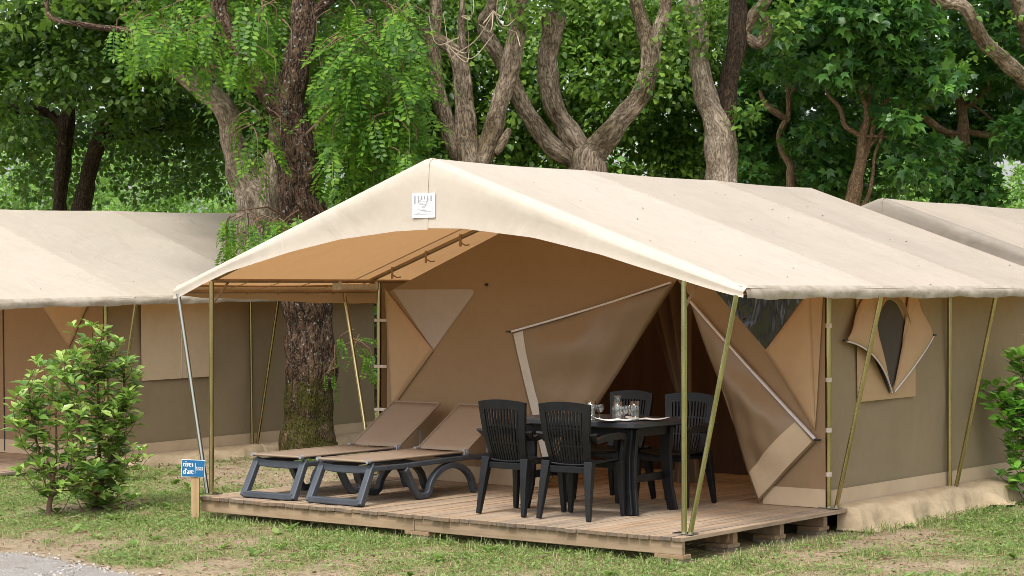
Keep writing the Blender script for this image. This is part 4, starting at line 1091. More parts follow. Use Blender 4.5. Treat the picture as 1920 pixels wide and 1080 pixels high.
for k, ((u, v), rz, lab) in enumerate(CH):
    o = proto if k == 0 else copy_tree(proto)
    o.location = T(u, v, .001); o.rotation_euler = (0, 0, -TENT_A + R(rz)); tag(o, lab, 'chair', 'garden chairs round the table')

# ------------------------------------------------------------------ dining table
tb = empty('dining_table', T(-1.46, 1.03, .001), -TENT_A)
def chamfer(hx, hy, c, z): return [(-hx + c, -hy, z), (hx - c, -hy, z), (hx - c * .35, -hy + c * .35, z), (hx, -hy + c, z), (hx, hy - c, z), (hx - c * .35, hy - c * .35, z), (hx - c, hy, z), (-hx + c, hy, z), (-hx + c * .35, hy - c * .35, z), (-hx, hy - c, z), (-hx, -hy + c, z), (-hx + c * .35, -hy + c * .35, z)]
mb = MB(); lv = [chamfer(.595, .375, .09, .672), chamfer(.61, .39, .09, .682), chamfer(.61, .39, .09, .712), chamfer(.60, .38, .09, .722)]
k = len(lv[0])
mb.add([p for l in lv for p in l], [(a * k + i, a * k + (i + 1) % k, (a + 1) * k + (i + 1) % k, (a + 1) * k + i) for a in range(3) for i in range(k)] + [tuple(range(k - 1, -1, -1)), tuple(3 * k + i for i in range(k))])
M['table'] = plain('table_resin', (.022, .024, .030), rough=.34, var=.12, scale=14, bumps=.05)
mb.build('tabletop', M['table'], tb, angle=30)
MB().box((-.50, -.29, .60), (.50, -.265, .671), .004).box((-.50, .265, .60), (.50, .29, .671), .004).box((-.51, -.264, .60), (-.485, .264, .671), .004).box((.485, -.264, .60), (.51, .264, .671), .004).build('apron', M['resin'], tb)
for sx_ in (-1, 1):
    for sy_ in (-1, 1):
        p = [(sx_ * .47, sy_ * .27, .665), (sx_ * .455, sy_ * .275, .45), (sx_ * .465, sy_ * .285, .20), (sx_ * .50, sy_ * .305, .002)]
        MB().beam(p, [.095, .085, .08, .075], [.045, .04, .035, .035], up=(0, 1, 0)).beam([(x + sx_ * .030, y - sy_ * .03, z) for x, y, z in p], [.04, .036, .034, .032], [.085, .08, .075, .07], up=(1, 0, 0)).build('leg', M['resin'], tb, bev=.006)
    MB().box((sx_ * .44 - .02, -.26, .24), (sx_ * .44 + .02, .26, .30), .005).build('cross_bar', M['resin'], tb)
tag(tb, 'dark grey resin dining table laid with glasses and white napkins', 'table')

# ------------------------------------------------------------------ things on the table
TZ = .7255
def put(o, u, v, z=TZ, rz=0.0): o.location = T(u, v, z); o.rotation_euler = (0, 0, rz); return o
def tumbler(h=.13, r0=.029, r1=.037):
    pr_ = [(0, 0), (r0 * .95, 0), (r0, .004), (lerp(r0, r1, .5), h * .5), (r1, h), (r1 - .0022, h), (lerp(r0, r1, .5) - .003, h * .5), (r0 - .003, .016), (0, .014)]
    o = MB().lathe(pr_, 24).build('tumbler', M['glass'], smooth=True); return o
for (u, v), h, lab in (((-1.30, .70), .152, 'clear tumbler standing at the left of the glasses, behind the first napkin'), ((-1.10, .78), .145, 'clear tumbler in the middle of the glasses, next to the carafe'), ((-.915, .735), .155, 'clear tumbler beside the second napkin, rightmost of the glasses'), ((-1.41, .84), .14, 'clear tumbler half hidden behind the leftmost tumbler')):
    tag(put(tumbler(h), u, v), lab, 'glass', 'drinking glasses on the table')
def wine():
    pr_ = [(0, 0), (.032, 0), (.033, .003), (.006, .008), (.0045, .04), (.006, .048), (.022, .058), (.034, .075), (.037, .093), (.033, .112), (.030, .118), (.0285, .118), (.0315, .110), (.0350, .092), (.032, .077), (.020, .062), (0, .056)]
    return MB().lathe(pr_, 24).build('wine_glass', M['glass'], smooth=True)
for (u, v), lab in (((-1.005, .715), 'round stemmed wine glass just in front of its twin, near the table edge'), ((-1.01, .80), 'round stemmed wine glass behind the front one, next to the right tumbler'), ((-1.29, .80), 'stemmed wine glass between the leftmost tumbler and the carafe')):
    tag(put(wine(), u, v), lab, 'wine glass', 'stemmed glasses on the table')
pr_ = [(0, 0), (.044, 0), (.046, .005), (.046, .07), (.040, .10), (.024, .125), (.024, .145), (.030, .178), (.032, .186), (.030, .186), (.022, .146), (.022, .124), (.038, .098), (.0435, .07), (.0435, .010), (0, .008)]
tag(put(MB().lathe(pr_, 24).build('carafe', M['glass'], smooth=True), -1.19, .90), 'clear glass carafe with narrow neck, tallest piece on the table', 'carafe')
for (u, v, rz, lab) in ((-1.055, .695, 12, 'white folded napkin lying at the near table edge before the glasses'), (-.93, .93, -14, 'white folded napkin lying farther back, right of the glasses')):
    rows = [[(lerp(-.165, .165, i / 16), lerp(-.07, .07, j / 6) * (1 - .3 * abs(lerp(-1, 1, i / 16)) ** 3), .006 + .020 * (abs(lerp(-1, 1, i / 16)) ** 2.2) + .016 * math.exp(-(lerp(-1, 1, i / 16) / .28) ** 2) * (.5 + .5 * math.sin(j))) for j in range(7)] for i in range(17)]
    o = sheet(rows, (0, 0, 1)).build('napkin', M['paper'], smooth=True, solid=.006)
    tag(put(o, u, v, TZ, -TENT_A + R(rz + 35)), lab, 'napkin', 'napkins on the table')

# ------------------------------------------------------------------ pitch sign: "rives d'arc | S903"
sp = T(-4.635, -.30, GZ)
sg = empty('pitch_sign', sp, 0)
MB().box((-.033, -.012, -.03), (.033, .030, .42), .003).build('post', M['post'], sg)
pl = empty('sign_plate_pivot') if False else None
plate = MB().box((-.098, -.020, -.072), (.098, -.014, .072)).build('sign_plate', M['white'], sg)
plate.location = (-.015, 0, .435); plate.rotation_euler = (0, R(2.2), 0)
MB().box((-.0945, -.0222, -.0685), (.0945, -.0204, .0685)).build('blue_face', M['blue'], plate)
mb = MB(); Yt = -.0236
def st(p, w):   # ribbon stroke in the plate's plane
    P_ = [Vector((a, 0, b)) for a, b in p]; n = len(P_); ww = w if hasattr(w, '__len__') else [w] * n; A_, B_ = [], []
    for i in range(n):
        d = (P_[min(i + 1, n - 1)] - P_[max(i - 1, 0)]).normalized(); nn = Vector((-d.z, 0, d.x))
        A_.append(P_[i] + nn * ww[i] / 2); B_.append(P_[i] - nn * ww[i] / 2)
    mb.add([(q.x, Yt, q.z) for q in A_ + B_], [(i, i + 1, n + i + 1, n + i) for i in range(n - 1)])
def arc(cx, cz, rx, rz_, a0, a1, thick=.0075, thin=.0025, n=14):
    ts = np.linspace(R(a0), R(a1), n); st([(cx + rx * math.cos(t), cz + rz_ * math.sin(t)) for t in ts], [thin + (thick - thin) * abs(math.cos(t)) for t in ts])
def stem(x, z0, z1, w=.0078): st([(x, z0), (x, z1)], w)
def serif(x, z, w=.016): st([(x - w / 2, z), (x + w / 2, z)], .0028)
xh = .030
def L_r(x, z): stem(x + .006, z, z + xh); serif(x + .006, z + .0014); serif(x + .003, z + xh - .0014, .010); st([(x + .009, z + xh * .7), (x + .014, z + xh * .95), (x + .019, z + xh * .88)], [.003, .005, .007]); return .0185
def L_i(x, z): stem(x + .006, z, z + xh); serif(x + .006, z + .0014, .014); serif(x + .003, z + xh - .0014, .008); st([(x + .0025, z + xh * 1.32), (x + .0100, z + xh * 1.32)], .0075); return .0125
def L_v(x, z): st([(x + .003, z + xh), (x + .0105, z)], .0075); st([(x + .0105, z), (x + .0175, z + xh)], .0028); serif(x + .003, z + xh - .0014, .010); serif(x + .0175, z + xh - .0014, .008); return .021
def L_e(x, z): arc(x + .0095, z + xh / 2, .0075, xh / 2 - .0012, 20, 325); st([(x + .003, z + xh * .52), (x + .0165, z + xh * .52)], .0028); return .0195
def L_s(x, z): st([(x + .0135, z + xh * .82), (x + .009, z + xh * .96), (x + .0045, z + xh * .80), (x + .0075, z + xh * .58), (x + .012, z + xh * .38), (x + .0125, z + xh * .16), (x + .008, z + xh * .03), (x + .003, z + xh * .18)], [.003, .003, .005, .0075, .0075, .005, .003, .003]); return .016
def L_d(x, z): arc(x + .0090, z + xh / 2, .0068, xh / 2 - .0012, 60, 300); stem(x + .0165, z, z + xh * 1.5); serif(x + .0185, z + .0014, .009); serif(x + .0145, z + xh * 1.5 - .0014, .009); return .0225
def L_q(x, z): st([(x + .0045, z + xh * 1.45), (x + .0045, z + xh * 1.2), (x + .002, z + xh * 1.05)], [.0075, .006, .002]); return .0085
def L_a(x, z): stem(x + .0135, z + .001, z + xh * .78); st([(x + .0135, z + xh * .75), (x + .009, z + xh * .97), (x + .004, z + xh * .80)], [.007, .003, .0055]); arc(x + .0080, z + xh * .27, .0052, xh * .25, 70, 320, .007); serif(x + .0165, z + .0014, .007); return .0195
def L_c(x, z): arc(x + .0095, z + xh / 2, .0075, xh / 2 - .0012, 45, 315); st([(x + .0135, z + xh * .83), (x + .0155, z + xh * .72)], .006); return .018
x_ = -.086
for f_ in (L_r, L_i, L_v, L_e, L_s): x_ += f_(x_, .014)
x_ = -.081
for f_ in (L_d, L_q, L_a, L_r, L_c): x_ += f_(x_, -.047)
st([(.018, -.042), (.018, .045)], .0028)
def seg(x, z, w, h, code):    # condensed bold figures
    s_ = .0055
    S_ = {'t': [(0, h), (w, h)], 'm': [(0, h / 2), (w, h / 2)], 'b': [(0, 0), (w, 0)], 'tl': [(0, h), (0, h / 2)], 'tr': [(w, h), (w, h / 2)], 'bl': [(0, h / 2), (0, 0)], 'br': [(w, h / 2), (w, 0)]}
    for c in code.split():
        (a, b), (c_, d) = S_[c]; v_ = a == c_
        st([(x + a - (0 if v_ else s_ / 2), z + b + (s_ / 2 if v_ else 0)), (x + c_ + (0 if v_ else s_ / 2), z + d - (s_ / 2 if v_ else 0))], s_ if v_ else .0040)
for k, code in enumerate(('t m b tl br', 't m b tl tr br', 't b tl tr bl br', 't m b tr br')):
    seg(.0265 + k * .0152, -.012, .0078, .024, code)
mb.build('lettering', M['white'], plate)
tag(sg, "blue plate reading rives d'arc S903 on a short wooden post", 'sign')

# ------------------------------------------------------------------ shrubs
def shrub(name, label, base, stems, tips, d, leaf, mat, per=24, nparts=300, spread=.35, width=OVAL, group=None, seed=1, twig=.006, reach=.55, dens=1):
    rg = np.random.default_rng(seed); root = empty(name, base)
    nodes = []
    for k, s in enumerate(stems):
        pts = [(base[0], base[1], base[2] - .03, s[1])] + [(base[0] + a, base[1] + b, base[2] + c, r_) for a, b, c, r_ in s[0]]
        limb('stem', pts, M['twig'], root, seg=8, per=5, rough=.04, seed=k)
        C = catmull(pts, 6)[:, :3]; nodes.append(C)
    tips = [(a + rg.normal(0, 13) * (k > 0), b + rg.normal(0, 12) * (k > 0)) for a, b in tips for k in range(dens)]
    allp = np.vstack(nodes); Ps, Ds, Ns, Ss = [], [], [], []; tw = MB(); org = Vector(base)
    for (px, py) in tips:
        tip = np.array(at(px, py, d + rg.uniform(-spread, spread)))
        below = allp[allp[:, 2] < tip[2] - .05]
        cand = below if len(below) else allp
        q = cand[np.argmin(np.linalg.norm((cand - tip) * np.array([1, 1, .8]) + np.array([0, 0, .12]), axis=1))]
        mid = (q + tip) / 2 + np.array([0, 0, -.06]) + rg.normal(0, .03, 3)
        C = catmull([tuple(q), tuple(mid), tuple(tip)], 10)
        tw.tube([tuple(Vector(c) - org) for c in C[::2]], list(np.linspace(twig, .0025, len(C[::2]))), 5)
        ln = np.linalg.norm(tip - q); n = int(per * max(.6, min(1.5, ln / .45)))
        ts = np.concatenate([np.linspace(max(.05, 1 - reach / max(ln, .1)), .96, n - 6), np.full(6, 1.0)])
        for i, t in enumerate(ts):
            c = C[min(len(C) - 1, int(t * (len(C) - 1)))]; a = i * 2.4 + rg.uniform(-.4, .4)
            up = .35 + .5 * (t > .97) + rg.uniform(-.45, .35)
            dv = np.array([math.cos(a), math.sin(a) - .1, up]); dv /= np.linalg.norm(dv)
            Ps.append(c + dv * .012 + rg.normal(0, .008, 3)); Ds.append(dv); Ns.append(np.array([-dv[0] * .5, -dv[1] * .5 - .15, 1.0]) + rg.normal(0, .3, 3))
            Ss.append(leaf * rg.uniform(.6, 1.15) * (.8 if t > .97 else 1))
    tw.build('twigs', M['twig'], root, smooth=True)['kind'] = 'stuff'
    foliage(root, 'foliage', 'leaf', [(width, np.array(Ps), np.array(Ds), np.array(Ns), np.array(Ss))], mat, nparts)
    return tag(root, label, 'shrub', group)
LEAF_L = tpl_oval(.24, .48, .16, .07)
bA, bB = (-3.94, 17.6, GZ), (-3.69, 18.35, GZ)
tipsA = [(30, 745), (50, 765), (62, 705), (85, 720), (75, 690), (105, 705), (35, 800), (70, 780), (110, 760), (140, 720), (45, 835), (85, 830), (130, 800), (150, 770), (160, 830), (60, 870), (110, 865), (150, 880), (135, 845), (95, 800), (55, 735), (120, 680), (100, 745), (70, 850)]
shrub('leafy_shrub', 'leafy green shrub with thin forked stem, left of the bushier one', bA, [([(.03, 0, .16, .022), (.07, .02, .24, .018), (-.06, .05, .48, .012), (-.14, .05, .8, .009), (-.16, .0, 1.1, .006)], .028), ([(.03, 0, .16, .02), (.08, .0, .24, .014), (.20, -.03, .42, .010), (.26, .0, .75, .008), (.18, .0, 1.1, .005)], .024), ([(.03, 0, .2, .016), (.06, .06, .5, .011), (.06, .05, .95, .007)], .02)],
      tipsA + [(25, 770), (20, 790), (45, 880), (85, 890), (140, 905), (165, 895), (185, 870)], 17.6, .140, M['lf_shrub'], per=20, spread=.30, group='shrubs on the lawn', width=LEAF_L, seed=4, dens=2, reach=.42)
tipsB = [(172, 615), (165, 640), (190, 632), (222, 645), (198, 660), (140, 665), (150, 690), (118, 672), (178, 690), (212, 690), (242, 680), (256, 705), (235, 720), (200, 725), (165, 730), (130, 725), (222, 760), (245, 760), (190, 770), (150, 775), (238, 800), (210, 805), (175, 815), (228, 835), (200, 845), (160, 850), (236, 870), (210, 880), (180, 890), (228, 905), (150, 900), (195, 915), (240, 740), (185, 750), (120, 760), (125, 820), (140, 870), (205, 660), (185, 800), (215, 780), (170, 770), (220, 890)]
shrub('leafy_shrub', 'taller bushy green shrub with small red tag on its stem', bB, [([(.01, 0, .2, .026), (.04, .02, .6, .018), (.03, 0, 1.05, .012), (0, 0, 1.5, .006)], .03), ([(.05, 0, .2, .02), (.18, .02, .55, .014), (.25, .02, 1.0, .010), (.26, 0, 1.3, .006)], .024), ([(-.04, 0, .2, .018), (-.12, .0, .55, .013), (-.16, 0, .95, .009), (-.18, 0, 1.2, .005)], .024)],
      tipsB + [(100, 690), (95, 720), (150, 925), (225, 925), (185, 925)], 18.2, .145, M['lf_shrub'], per=20, spread=.30, group='shrubs on the lawn', width=LEAF_L, seed=6, dens=2, reach=.42)
rb = [o for o in COL.objects if o.get('label', '').startswith('taller bushy')][0]
MB().box((-.028, -.05, .12), (.040, -.034, .215), .008).build('red_tag', M['red_ribbon'], rb)
shrub('leafy_shrub', 'small leafy offshoot growing by itself between the bushy shrub and the sign', tuple(at(232, 900, 20.9)[:2]) + (GZ,), [([(.02, 0, .12, .008), (.10, 0, .3, .005)], .010), ([(.01, 0, .10, .008), (.02, 0, .3, .005)], .010)],
      [(247, 838), (268, 846), (275, 862), (258, 860), (238, 868), (270, 880), (250, 882), (262, 845)], 20.9, .12, M['lf_shrub'], per=12, nparts=80, spread=.1, group='shrubs on the lawn', width=LEAF_L, seed=8, reach=.2)
LEAF_W = tpl_oval(.30, .5, .12, .06)
bR = tuple(at(1952, 940, 18.6)[:2]) + (GZ,)
shrub('laurel_shrub', 'glossy bright green laurel reaching into the picture beside the side wall', bR, [([(-.02, 0, .4, .02), (-.05, 0, .9, .016), (-.04, 0, 1.4, .012)], .026), ([(.1, 0, .4, .02), (.15, 0, .9, .016)], .024)],
      [(1862, 722), (1870, 745), (1880, 735), (1868, 765), (1885, 780), (1895, 720), (1905, 740), (1900, 690), (1912, 665), (1915, 700), (1908, 770), (1915, 800), (1900, 800), (1890, 755), (1902, 850), (1895, 865), (1912, 880), (1905, 900), (1915, 905), (1930, 680), (1945, 720), (1940, 800), (1950, 880), (1960, 760), (1975, 700), (1965, 840), (1918, 840), (1925, 760), (1890, 835), (1935, 640), (1960, 620)],
      18.6, .15, M['lf_laurel'], per=20, nparts=300, spread=.22, width=LEAF_W, seed=9, reach=.35, dens=2)

# ------------------------------------------------------------------ trees
# leaf clumps in these windows (px, px, py, py) hang behind the bare limbs seen there
BEHIND = [(1540, 1680, 150, 345, 29.8), (1410, 1500, 150, 345, 31.0), (1700, 1900, 150, 275, 32.3), (80, 215, 180, 390, 35.2)]
def fill(px0, px1, py0, py1, d0, d1, n, rad, nl, rg=RNG):
    out = []
    for _ in range(n):
        d = rg.uniform(d0, d1); qx, qy = rg.uniform(px0, px1), rg.uniform(py0, py1)
        for x0, x1, y0, y1, dm in BEHIND:
            if x0 < qx < x1 and y0 < qy < y1: d = max(d, dm + rg.uniform(0, .8))
        p = at(qx, qy, d)
        if p.z < .2: continue
        s = rad * rg.uniform(.6, 1.3); out.append((tuple(p), (s, s, s), int(nl * (s / rad) ** 1.5)))
    return out
def above(x0, x1, y0, y1, z0, z1, n, rad, nl, rg=RNG):
    return [((rg.uniform(x0, x1), rg.uniform(y0, y1), rg.uniform(z0, z1)), (rad * rg.uniform(.7, 1.3),) * 3, nl) for _ in range(n)]
def cat(*gs): 
    return tuple([gs[0][0]] + [np.concatenate([g[k] for g in gs]) for k in (1, 2, 3, 4)])
def tree(name, label, base, limbs, mat, group=None):
    root = empty(name, base)
    for k, (nm, pts) in enumerate(limbs): limb(nm, pts, mat if not isinstance(pts, tuple) else pts[1], root, seed=k * 3 + len(label), seg=48 if max(q[3] for q in pts) > .085 else 12, per=9)
    return tag(root, label, 'tree', group)
def gbase(px, d): p = at(px, 539, d); return (p.x, d, GZ)
def down(px, d, w, px2=None): # foot of a trunk at the ground
    p = at(px, 539, d); r_ = w * d / FPX / 2; return [(p.x, d, GZ - .05, r_ * 1.35), (p.x, d, GZ + .25, r_ * 1.1)]

# robinia in front of the neighbour tent
d = 23.6
rob = tree('robinia_tree', 'big reddish-barked tree with mossy foot standing behind the loungers', gbase(577, d), [
    ('trunk', [(at(577, 0, d).x, d, GZ - .05, .40), (at(577, 0, d).x, d, GZ + .10, .335)] + ppts(d, [(576, 835, 100), (579, 760, 92), (580, 680, 89), (580, 600, 91), (578, 500, 90), (569, 400, 88), (556, 300, 76), (543, 220, 66), (550, 150, 54), (565, 70, 47), (572, 0, 44), (590, -120, 40), (620, -260, 34)])),
    ('limb', ppts(d, [(548, 250, 40), (515, 190, 38), (470, 130, 34), (440, 85, 30), (418, 30, 26), (405, -50, 24), (360, -160, 20)])),
    ('limb', ppts(d, [(442, 90, 20), (390, 62, 15), (300, 62, 12), (200, 52, 11), (140, 43, 10), (105, 36, 10), (90, 22, 9), (86, -20, 8)])),
    ('limb', ppts(d, [(572, 40, 26), (640, -20, 22), (720, -70, 18), (790, -90, 12)]))], M['bark_red'])
def droop_twigs(specs, d0, d1, nf, rg, size=(.26, .46)):
    """each spec (px, py, rx, ry, n): n hanging twigs whose feet lie around px, py"""
    G_ = [[[], [], [], []] for _ in FRONDS]; tw = []
    for px, py, rx, ry, n in specs:
        for _ in range(n):
            dd = rg.uniform(d0, d1); p = np.array(at(px + rg.uniform(-rx, rx), py + rg.uniform(-ry, ry), dd)); a = rg.uniform(0, 6.28); ln = rg.uniform(.3, .7)
            q = p + np.array([math.cos(a) * ln * .35, math.sin(a) * ln * .35, -ln * .65]); m_ = (p + q) / 2 + np.array([math.cos(a) * ln * .2, math.sin(a) * ln * .2, .06])
            C = catmull([tuple(p), tuple(m_), tuple(q)], 4); tw.append(C)
            for i in range(nf):
                c = C[int(rg.uniform(.15, 1) * (len(C) - 1))]; b = rg.uniform(0, 6.28)
                cx_ = 960 + FPX * c[0] / c[1]; cy_ = HOR + FPX * (EYE - c[2]) / c[1]
                if 495 < cx_ < 618 and 20 < cy_ < 385 and c[1] < 24.1: continue
                if 300 < cx_ < 480 and 105 < cy_ < 380 and rg.random() < .8: continue
                k = rg.integers(0, 3); g = G_[k]
                g[0].append(c); g[1].append((math.cos(b) * .6, math.sin(b) * .6 - .1, rg.uniform(-1.25, -.05))); g[2].append((math.cos(b) * .6 + rg.normal(0, .3), math.sin(b) * .6 - .35, .75)); g[3].append(rg.uniform(*size))
    return [(FRONDS[k], np.array(g[0]), unit(np.array(g[1])), unit(np.array(g[2])), np.array(g[3])) for k, g in enumerate(G_) if len(g[0])], tw
rg = np.random.default_rng(5)
gs, tw = droop_twigs([(700, 40, 80, 55, 52), (705, 150, 70, 70, 52), (725, 235, 50, 60, 34), (690, 290, 42, 35, 12), (650, 130, 30, 70, 12), (650, 240, 22, 60, 8), (752, 215, 30, 45, 12), (470, 15, 70, 30, 16), (345, 20, 55, 28, 13), (400, 90, 30, 35, 6), (480, 60, 30, 40, 6), (262, 30, 40, 22, 5)], 22.0, 24.2, 4, rg, (.36, .58))
gsb, twb = droop_twigs([(478, 205, 28, 30, 6), (500, 265, 18, 20, 4), (462, 250, 18, 40, 4)], 22.4, 23.2, 4, rg, (.34, .50))
gsc, twc = droop_twigs([(690, 120, 80, 110, 50), (330, 40, 80, 50, 14), (620, 150, 40, 120, 14), (520, 60, 40, 50, 8), (650, -120, 160, 50, 30), (450, -110, 150, 50, 26), (300, -80, 120, 40, 12), (700, -240, 160, 60, 26), (500, -260, 200, 70, 26)], 24.3, 25.6, 5, rg, (.36, .55))
gs = gs + gsb + gsc; tw = tw + twb + twc
gs2, tw2 = droop_twigs([(450, 402, 28, 10, 5), (500, 400, 25, 12, 5), (545, 400, 22, 14, 6), (478, 430, 25, 8, 4), (530, 425, 20, 10, 5)], 21.2, 22.4, 4, rg, (.26, .40))
gs3, tw3 = droop_twigs([(645, 640, 20, 18, 4), (672, 630, 14, 20, 4), (640, 690, 10, 10, 1)], 22.8, 23.6, 3, rg, (.16, .28))
foliage(rob, 'crown', 'compound_leaf', gs + gs2 + gs3, M['lf_robinia'], 300)
mb = MB(); o_ = Vector(rob.location)
for C in tw + tw2 + tw3: mb.tube([tuple(Vector(c) - o_) for c in C[::2]], [.008, .005, .003][:len(C[::2])] if len(C[::2]) <= 3 else list(np.linspace(.008, .003, len(C[::2]))), 4)
for a, b_ in (((560, 420), (440, 395)), ((560, 430), (460, 440)), ((615, 700), (660, 640)), ((575, 250), (700, 160)), ((575, 120), (690, 60)), ((590, 200), (720, 240))):
    p, q = at(*a, 23.3), at(*b_, 22.0 if a[0] < 570 else 23.2); mb.tube([tuple(p - o_), tuple((p + q) / 2 + Vector((0, 0, .12)) - o_), tuple(q - o_)], [.016, .011, .006], 6)
mb.build('twigs', M['twig'], rob, smooth=True)['kind'] = 'stuff'

# pale poplar close behind it
d = 25.6
t2 = tree('poplar_tree', 'pale crooked poplar trunk leaning away behind the reddish tree', gbase(492, d), [
    ('trunk', down(492, d, 90) + ppts(d, [(490, 500, 88), (484, 400, 84), (462, 330, 62), (440, 275, 46), (426, 215, 40), (400, 180, 38), (360, 150, 38), (332, 118, 36), (312, 92, 30), (306, 78, 22)])),
    ('limb', ppts(d, [(495, 420, 60), (510, 340, 40), (520, 240, 30), (510, 120, 24), (520, 0, 20), (530, -150, 16)]))], M['bark_pale'], 'poplars behind the tents')
# many-stemmed, Y-shaped and forked poplars above the porch tent
d = 25.0
t3 = tree('poplar_tree', 'poplar with three upright stems rising right behind the tent peak', gbase(878, d), [
    ('trunk', down(878, d, 78) + ppts(d, [(878, 420, 72), (878, 330, 66), (876, 280, 48), (871, 207, 36), (865, 148, 35), (856, 108, 30), (836, 82, 25), (803, 66, 23), (768, 38, 20), (744, 6, 17), (720, -40, 14)])),
    ('limb', ppts(d, [(872, 330, 30), (852, 275, 30), (831, 207, 28), (817, 130, 27), (812, 85, 25), (815, 37, 24), (817, -20, 22), (800, -140, 16)])),
    ('limb', ppts(d, [(890, 330, 34), (912, 278, 36), (933, 207, 34), (953, 141, 34), (965, 74, 34), (972, 20, 30), (985, -60, 24), (1000, -180, 18)])),
    ('limb', ppts(d, [(864, 140, 20), (866, 90, 18), (864, 50, 13), (867, 0, 11), (870, -80, 8)])),
    ('limb', ppts(d, [(925, 285, 20), (940, 268, 22), (950, 252, 17), (955, 240, 8)]))], M['bark_grey'], 'poplars behind the tents')
mb = MB(); o_ = Vector(t3.location); rr_ = random.Random(2)
for k in range(16):
    x0, y0 = rr_.choice([(860, 70), (856, 100), (836, 82), (925, 20), (968, 60), (866, 30)]); x1, y1 = x0 + rr_.uniform(-70, 70), y0 + rr_.uniform(-90, 30)
    P_ = [at(x0, y0, 24.7), at((x0 + x1) / 2 + rr_.uniform(-20, 20), (y0 + y1) / 2 + rr_.uniform(10, 40), 24.5), at(x1, y1, 24.4 + rr_.uniform(-.3, .3))]
    C = catmull([tuple(p - o_) for p in P_], 6); mb.tube([tuple(c) for c in C], list(np.linspace(.008, .004, len(C))), 5)
mb.build('dry_shoots', M['bark_shoot'], t3, smooth=True)['kind'] = 'stuff'
d = 26.0
t4 = tree('poplar_tree', 'wide Y-shaped poplar with three bare limbs above the tent ridge', gbase(1097, d), [
    ('trunk', down(1097, d, 84) + ppts(d, [(1097, 430, 80), (1097, 330, 78), (1098, 300, 72), (1112, 285, 56), (1135, 258, 44), (1160, 228, 38), (1194, 186, 36), (1214, 141, 35), (1220, 100, 38), (1208, 52, 26), (1193, 8, 24), (1185, -60, 20), (1170, -180, 14)])),
    ('limb', ppts(d, [(1102, 320, 40), (1077, 298, 38), (1035, 274, 34), (997, 222, 32), (966, 163, 30), (934, 105, 28), (913, 66, 27), (912, 36, 30), (922, 12, 24), (935, -40, 16)])),
    ('limb', ppts(d, [(1098, 300, 46), (1082, 270, 46), (1050, 222, 38), (1031, 167, 36), (1027, 111, 36), (1032, 67, 40), (1037, 34, 44), (1040, 22, 38)])),
    ('limb', ppts(d, [(1218, 110, 30), (1232, 65, 27), (1243, 30, 24), (1252, -20, 20), (1270, -150, 14)]))], M['bark_grey'], 'poplars behind the tents')
d = 27.0
t5 = tree('poplar_tree', 'forked poplar with one pale and one dark limb, left of the maple', gbase(1352, d), [
    ('trunk', down(1352, d, 62) + ppts(d, [(1352, 430, 59), (1352, 333, 58), (1352, 262, 60), (1340, 222, 52), (1328, 195, 43), (1317, 148, 39), (1311, 93, 37), (1307, 48, 36), (1300, 0, 30), (1285, -120, 22)])),
    ], M['bark_pale'], 'poplars behind the tents')
limb('limb', ppts(d, [(1356, 260, 40), (1361, 200, 40), (1365, 165, 37), (1374, 122, 35), (1384, 70, 36), (1382, 24, 38), (1380, -40, 28), (1370, -160, 20)]), M['bark_dark'], t5, seed=5)
limb('limb', ppts(d, [(1386, 70, 24), (1402, 42, 24), (1419, 20, 23), (1440, -6, 22), (1480, -90, 16)]), M['bark_grey'], t5, seed=6)
limb('limb', ppts(d, [(1388, 66, 18), (1404, 72, 20), (1422, 82, 22), (1434, 68, 22), (1438, 45, 20), (1432, 30, 14)]), M['bark_grey'], t5, seed=7)
foliage(t2, 'crown', 'leaf', [cat(clumps(fill(250, 340, -40, 70, 25, 26, 6, .32, 70), POPLAR, .085), clumps(above(-6.5, -2.5, 24.5, 28, 5.4, 7.4, 34, .6, 130), POPLAR, .12))], M['lf_poplar'])
foliage(t3, 'crown', 'leaf', [cat(clumps([(tuple(at(x, y, 24.7)), (.20,) * 3, 34) for x, y in ((985, 18), (1010, 30), (965, 8), (975, 55), (740, 20))], POPLAR, .085), clumps(above(-3, .6, 23.8, 27, 5.7, 7.5, 14, .6, 130), POPLAR, .12))], M['lf_poplar'])
foliage(t4, 'crown', 'leaf', [cat(clumps([(tuple(at(x, y, 25.8)), (.22,) * 3, 36) for x, y in ((1035, 8), (1050, -5), (1010, 2), (1255, 75), (1262, 110), (1245, 140), (1280, 45), (1225, 150))], POPLAR, .085), clumps(above(-.2, 2.6, 24.5, 28, 5.9, 7.8, 14, .6, 130), POPLAR, .12))], M['lf_poplar'])
foliage(t5, 'crown', 'leaf', [cat(clumps([(tuple(at(x, y, 26.6)), (.24,) * 3, 40) for x, y in ((1310, 30), (1298, 60), (1330, 15), (1450, 12), (1475, 35), (1490, 5), (1462, 55), (1320, 80), (1402, 205), (1395, 225), (1292, 10))], POPLAR, .09), clumps(above(1.8, 4.6, 25, 28.5, 6.0, 7.9, 14, .6, 130), POPLAR, .12))], M['lf_poplar'])

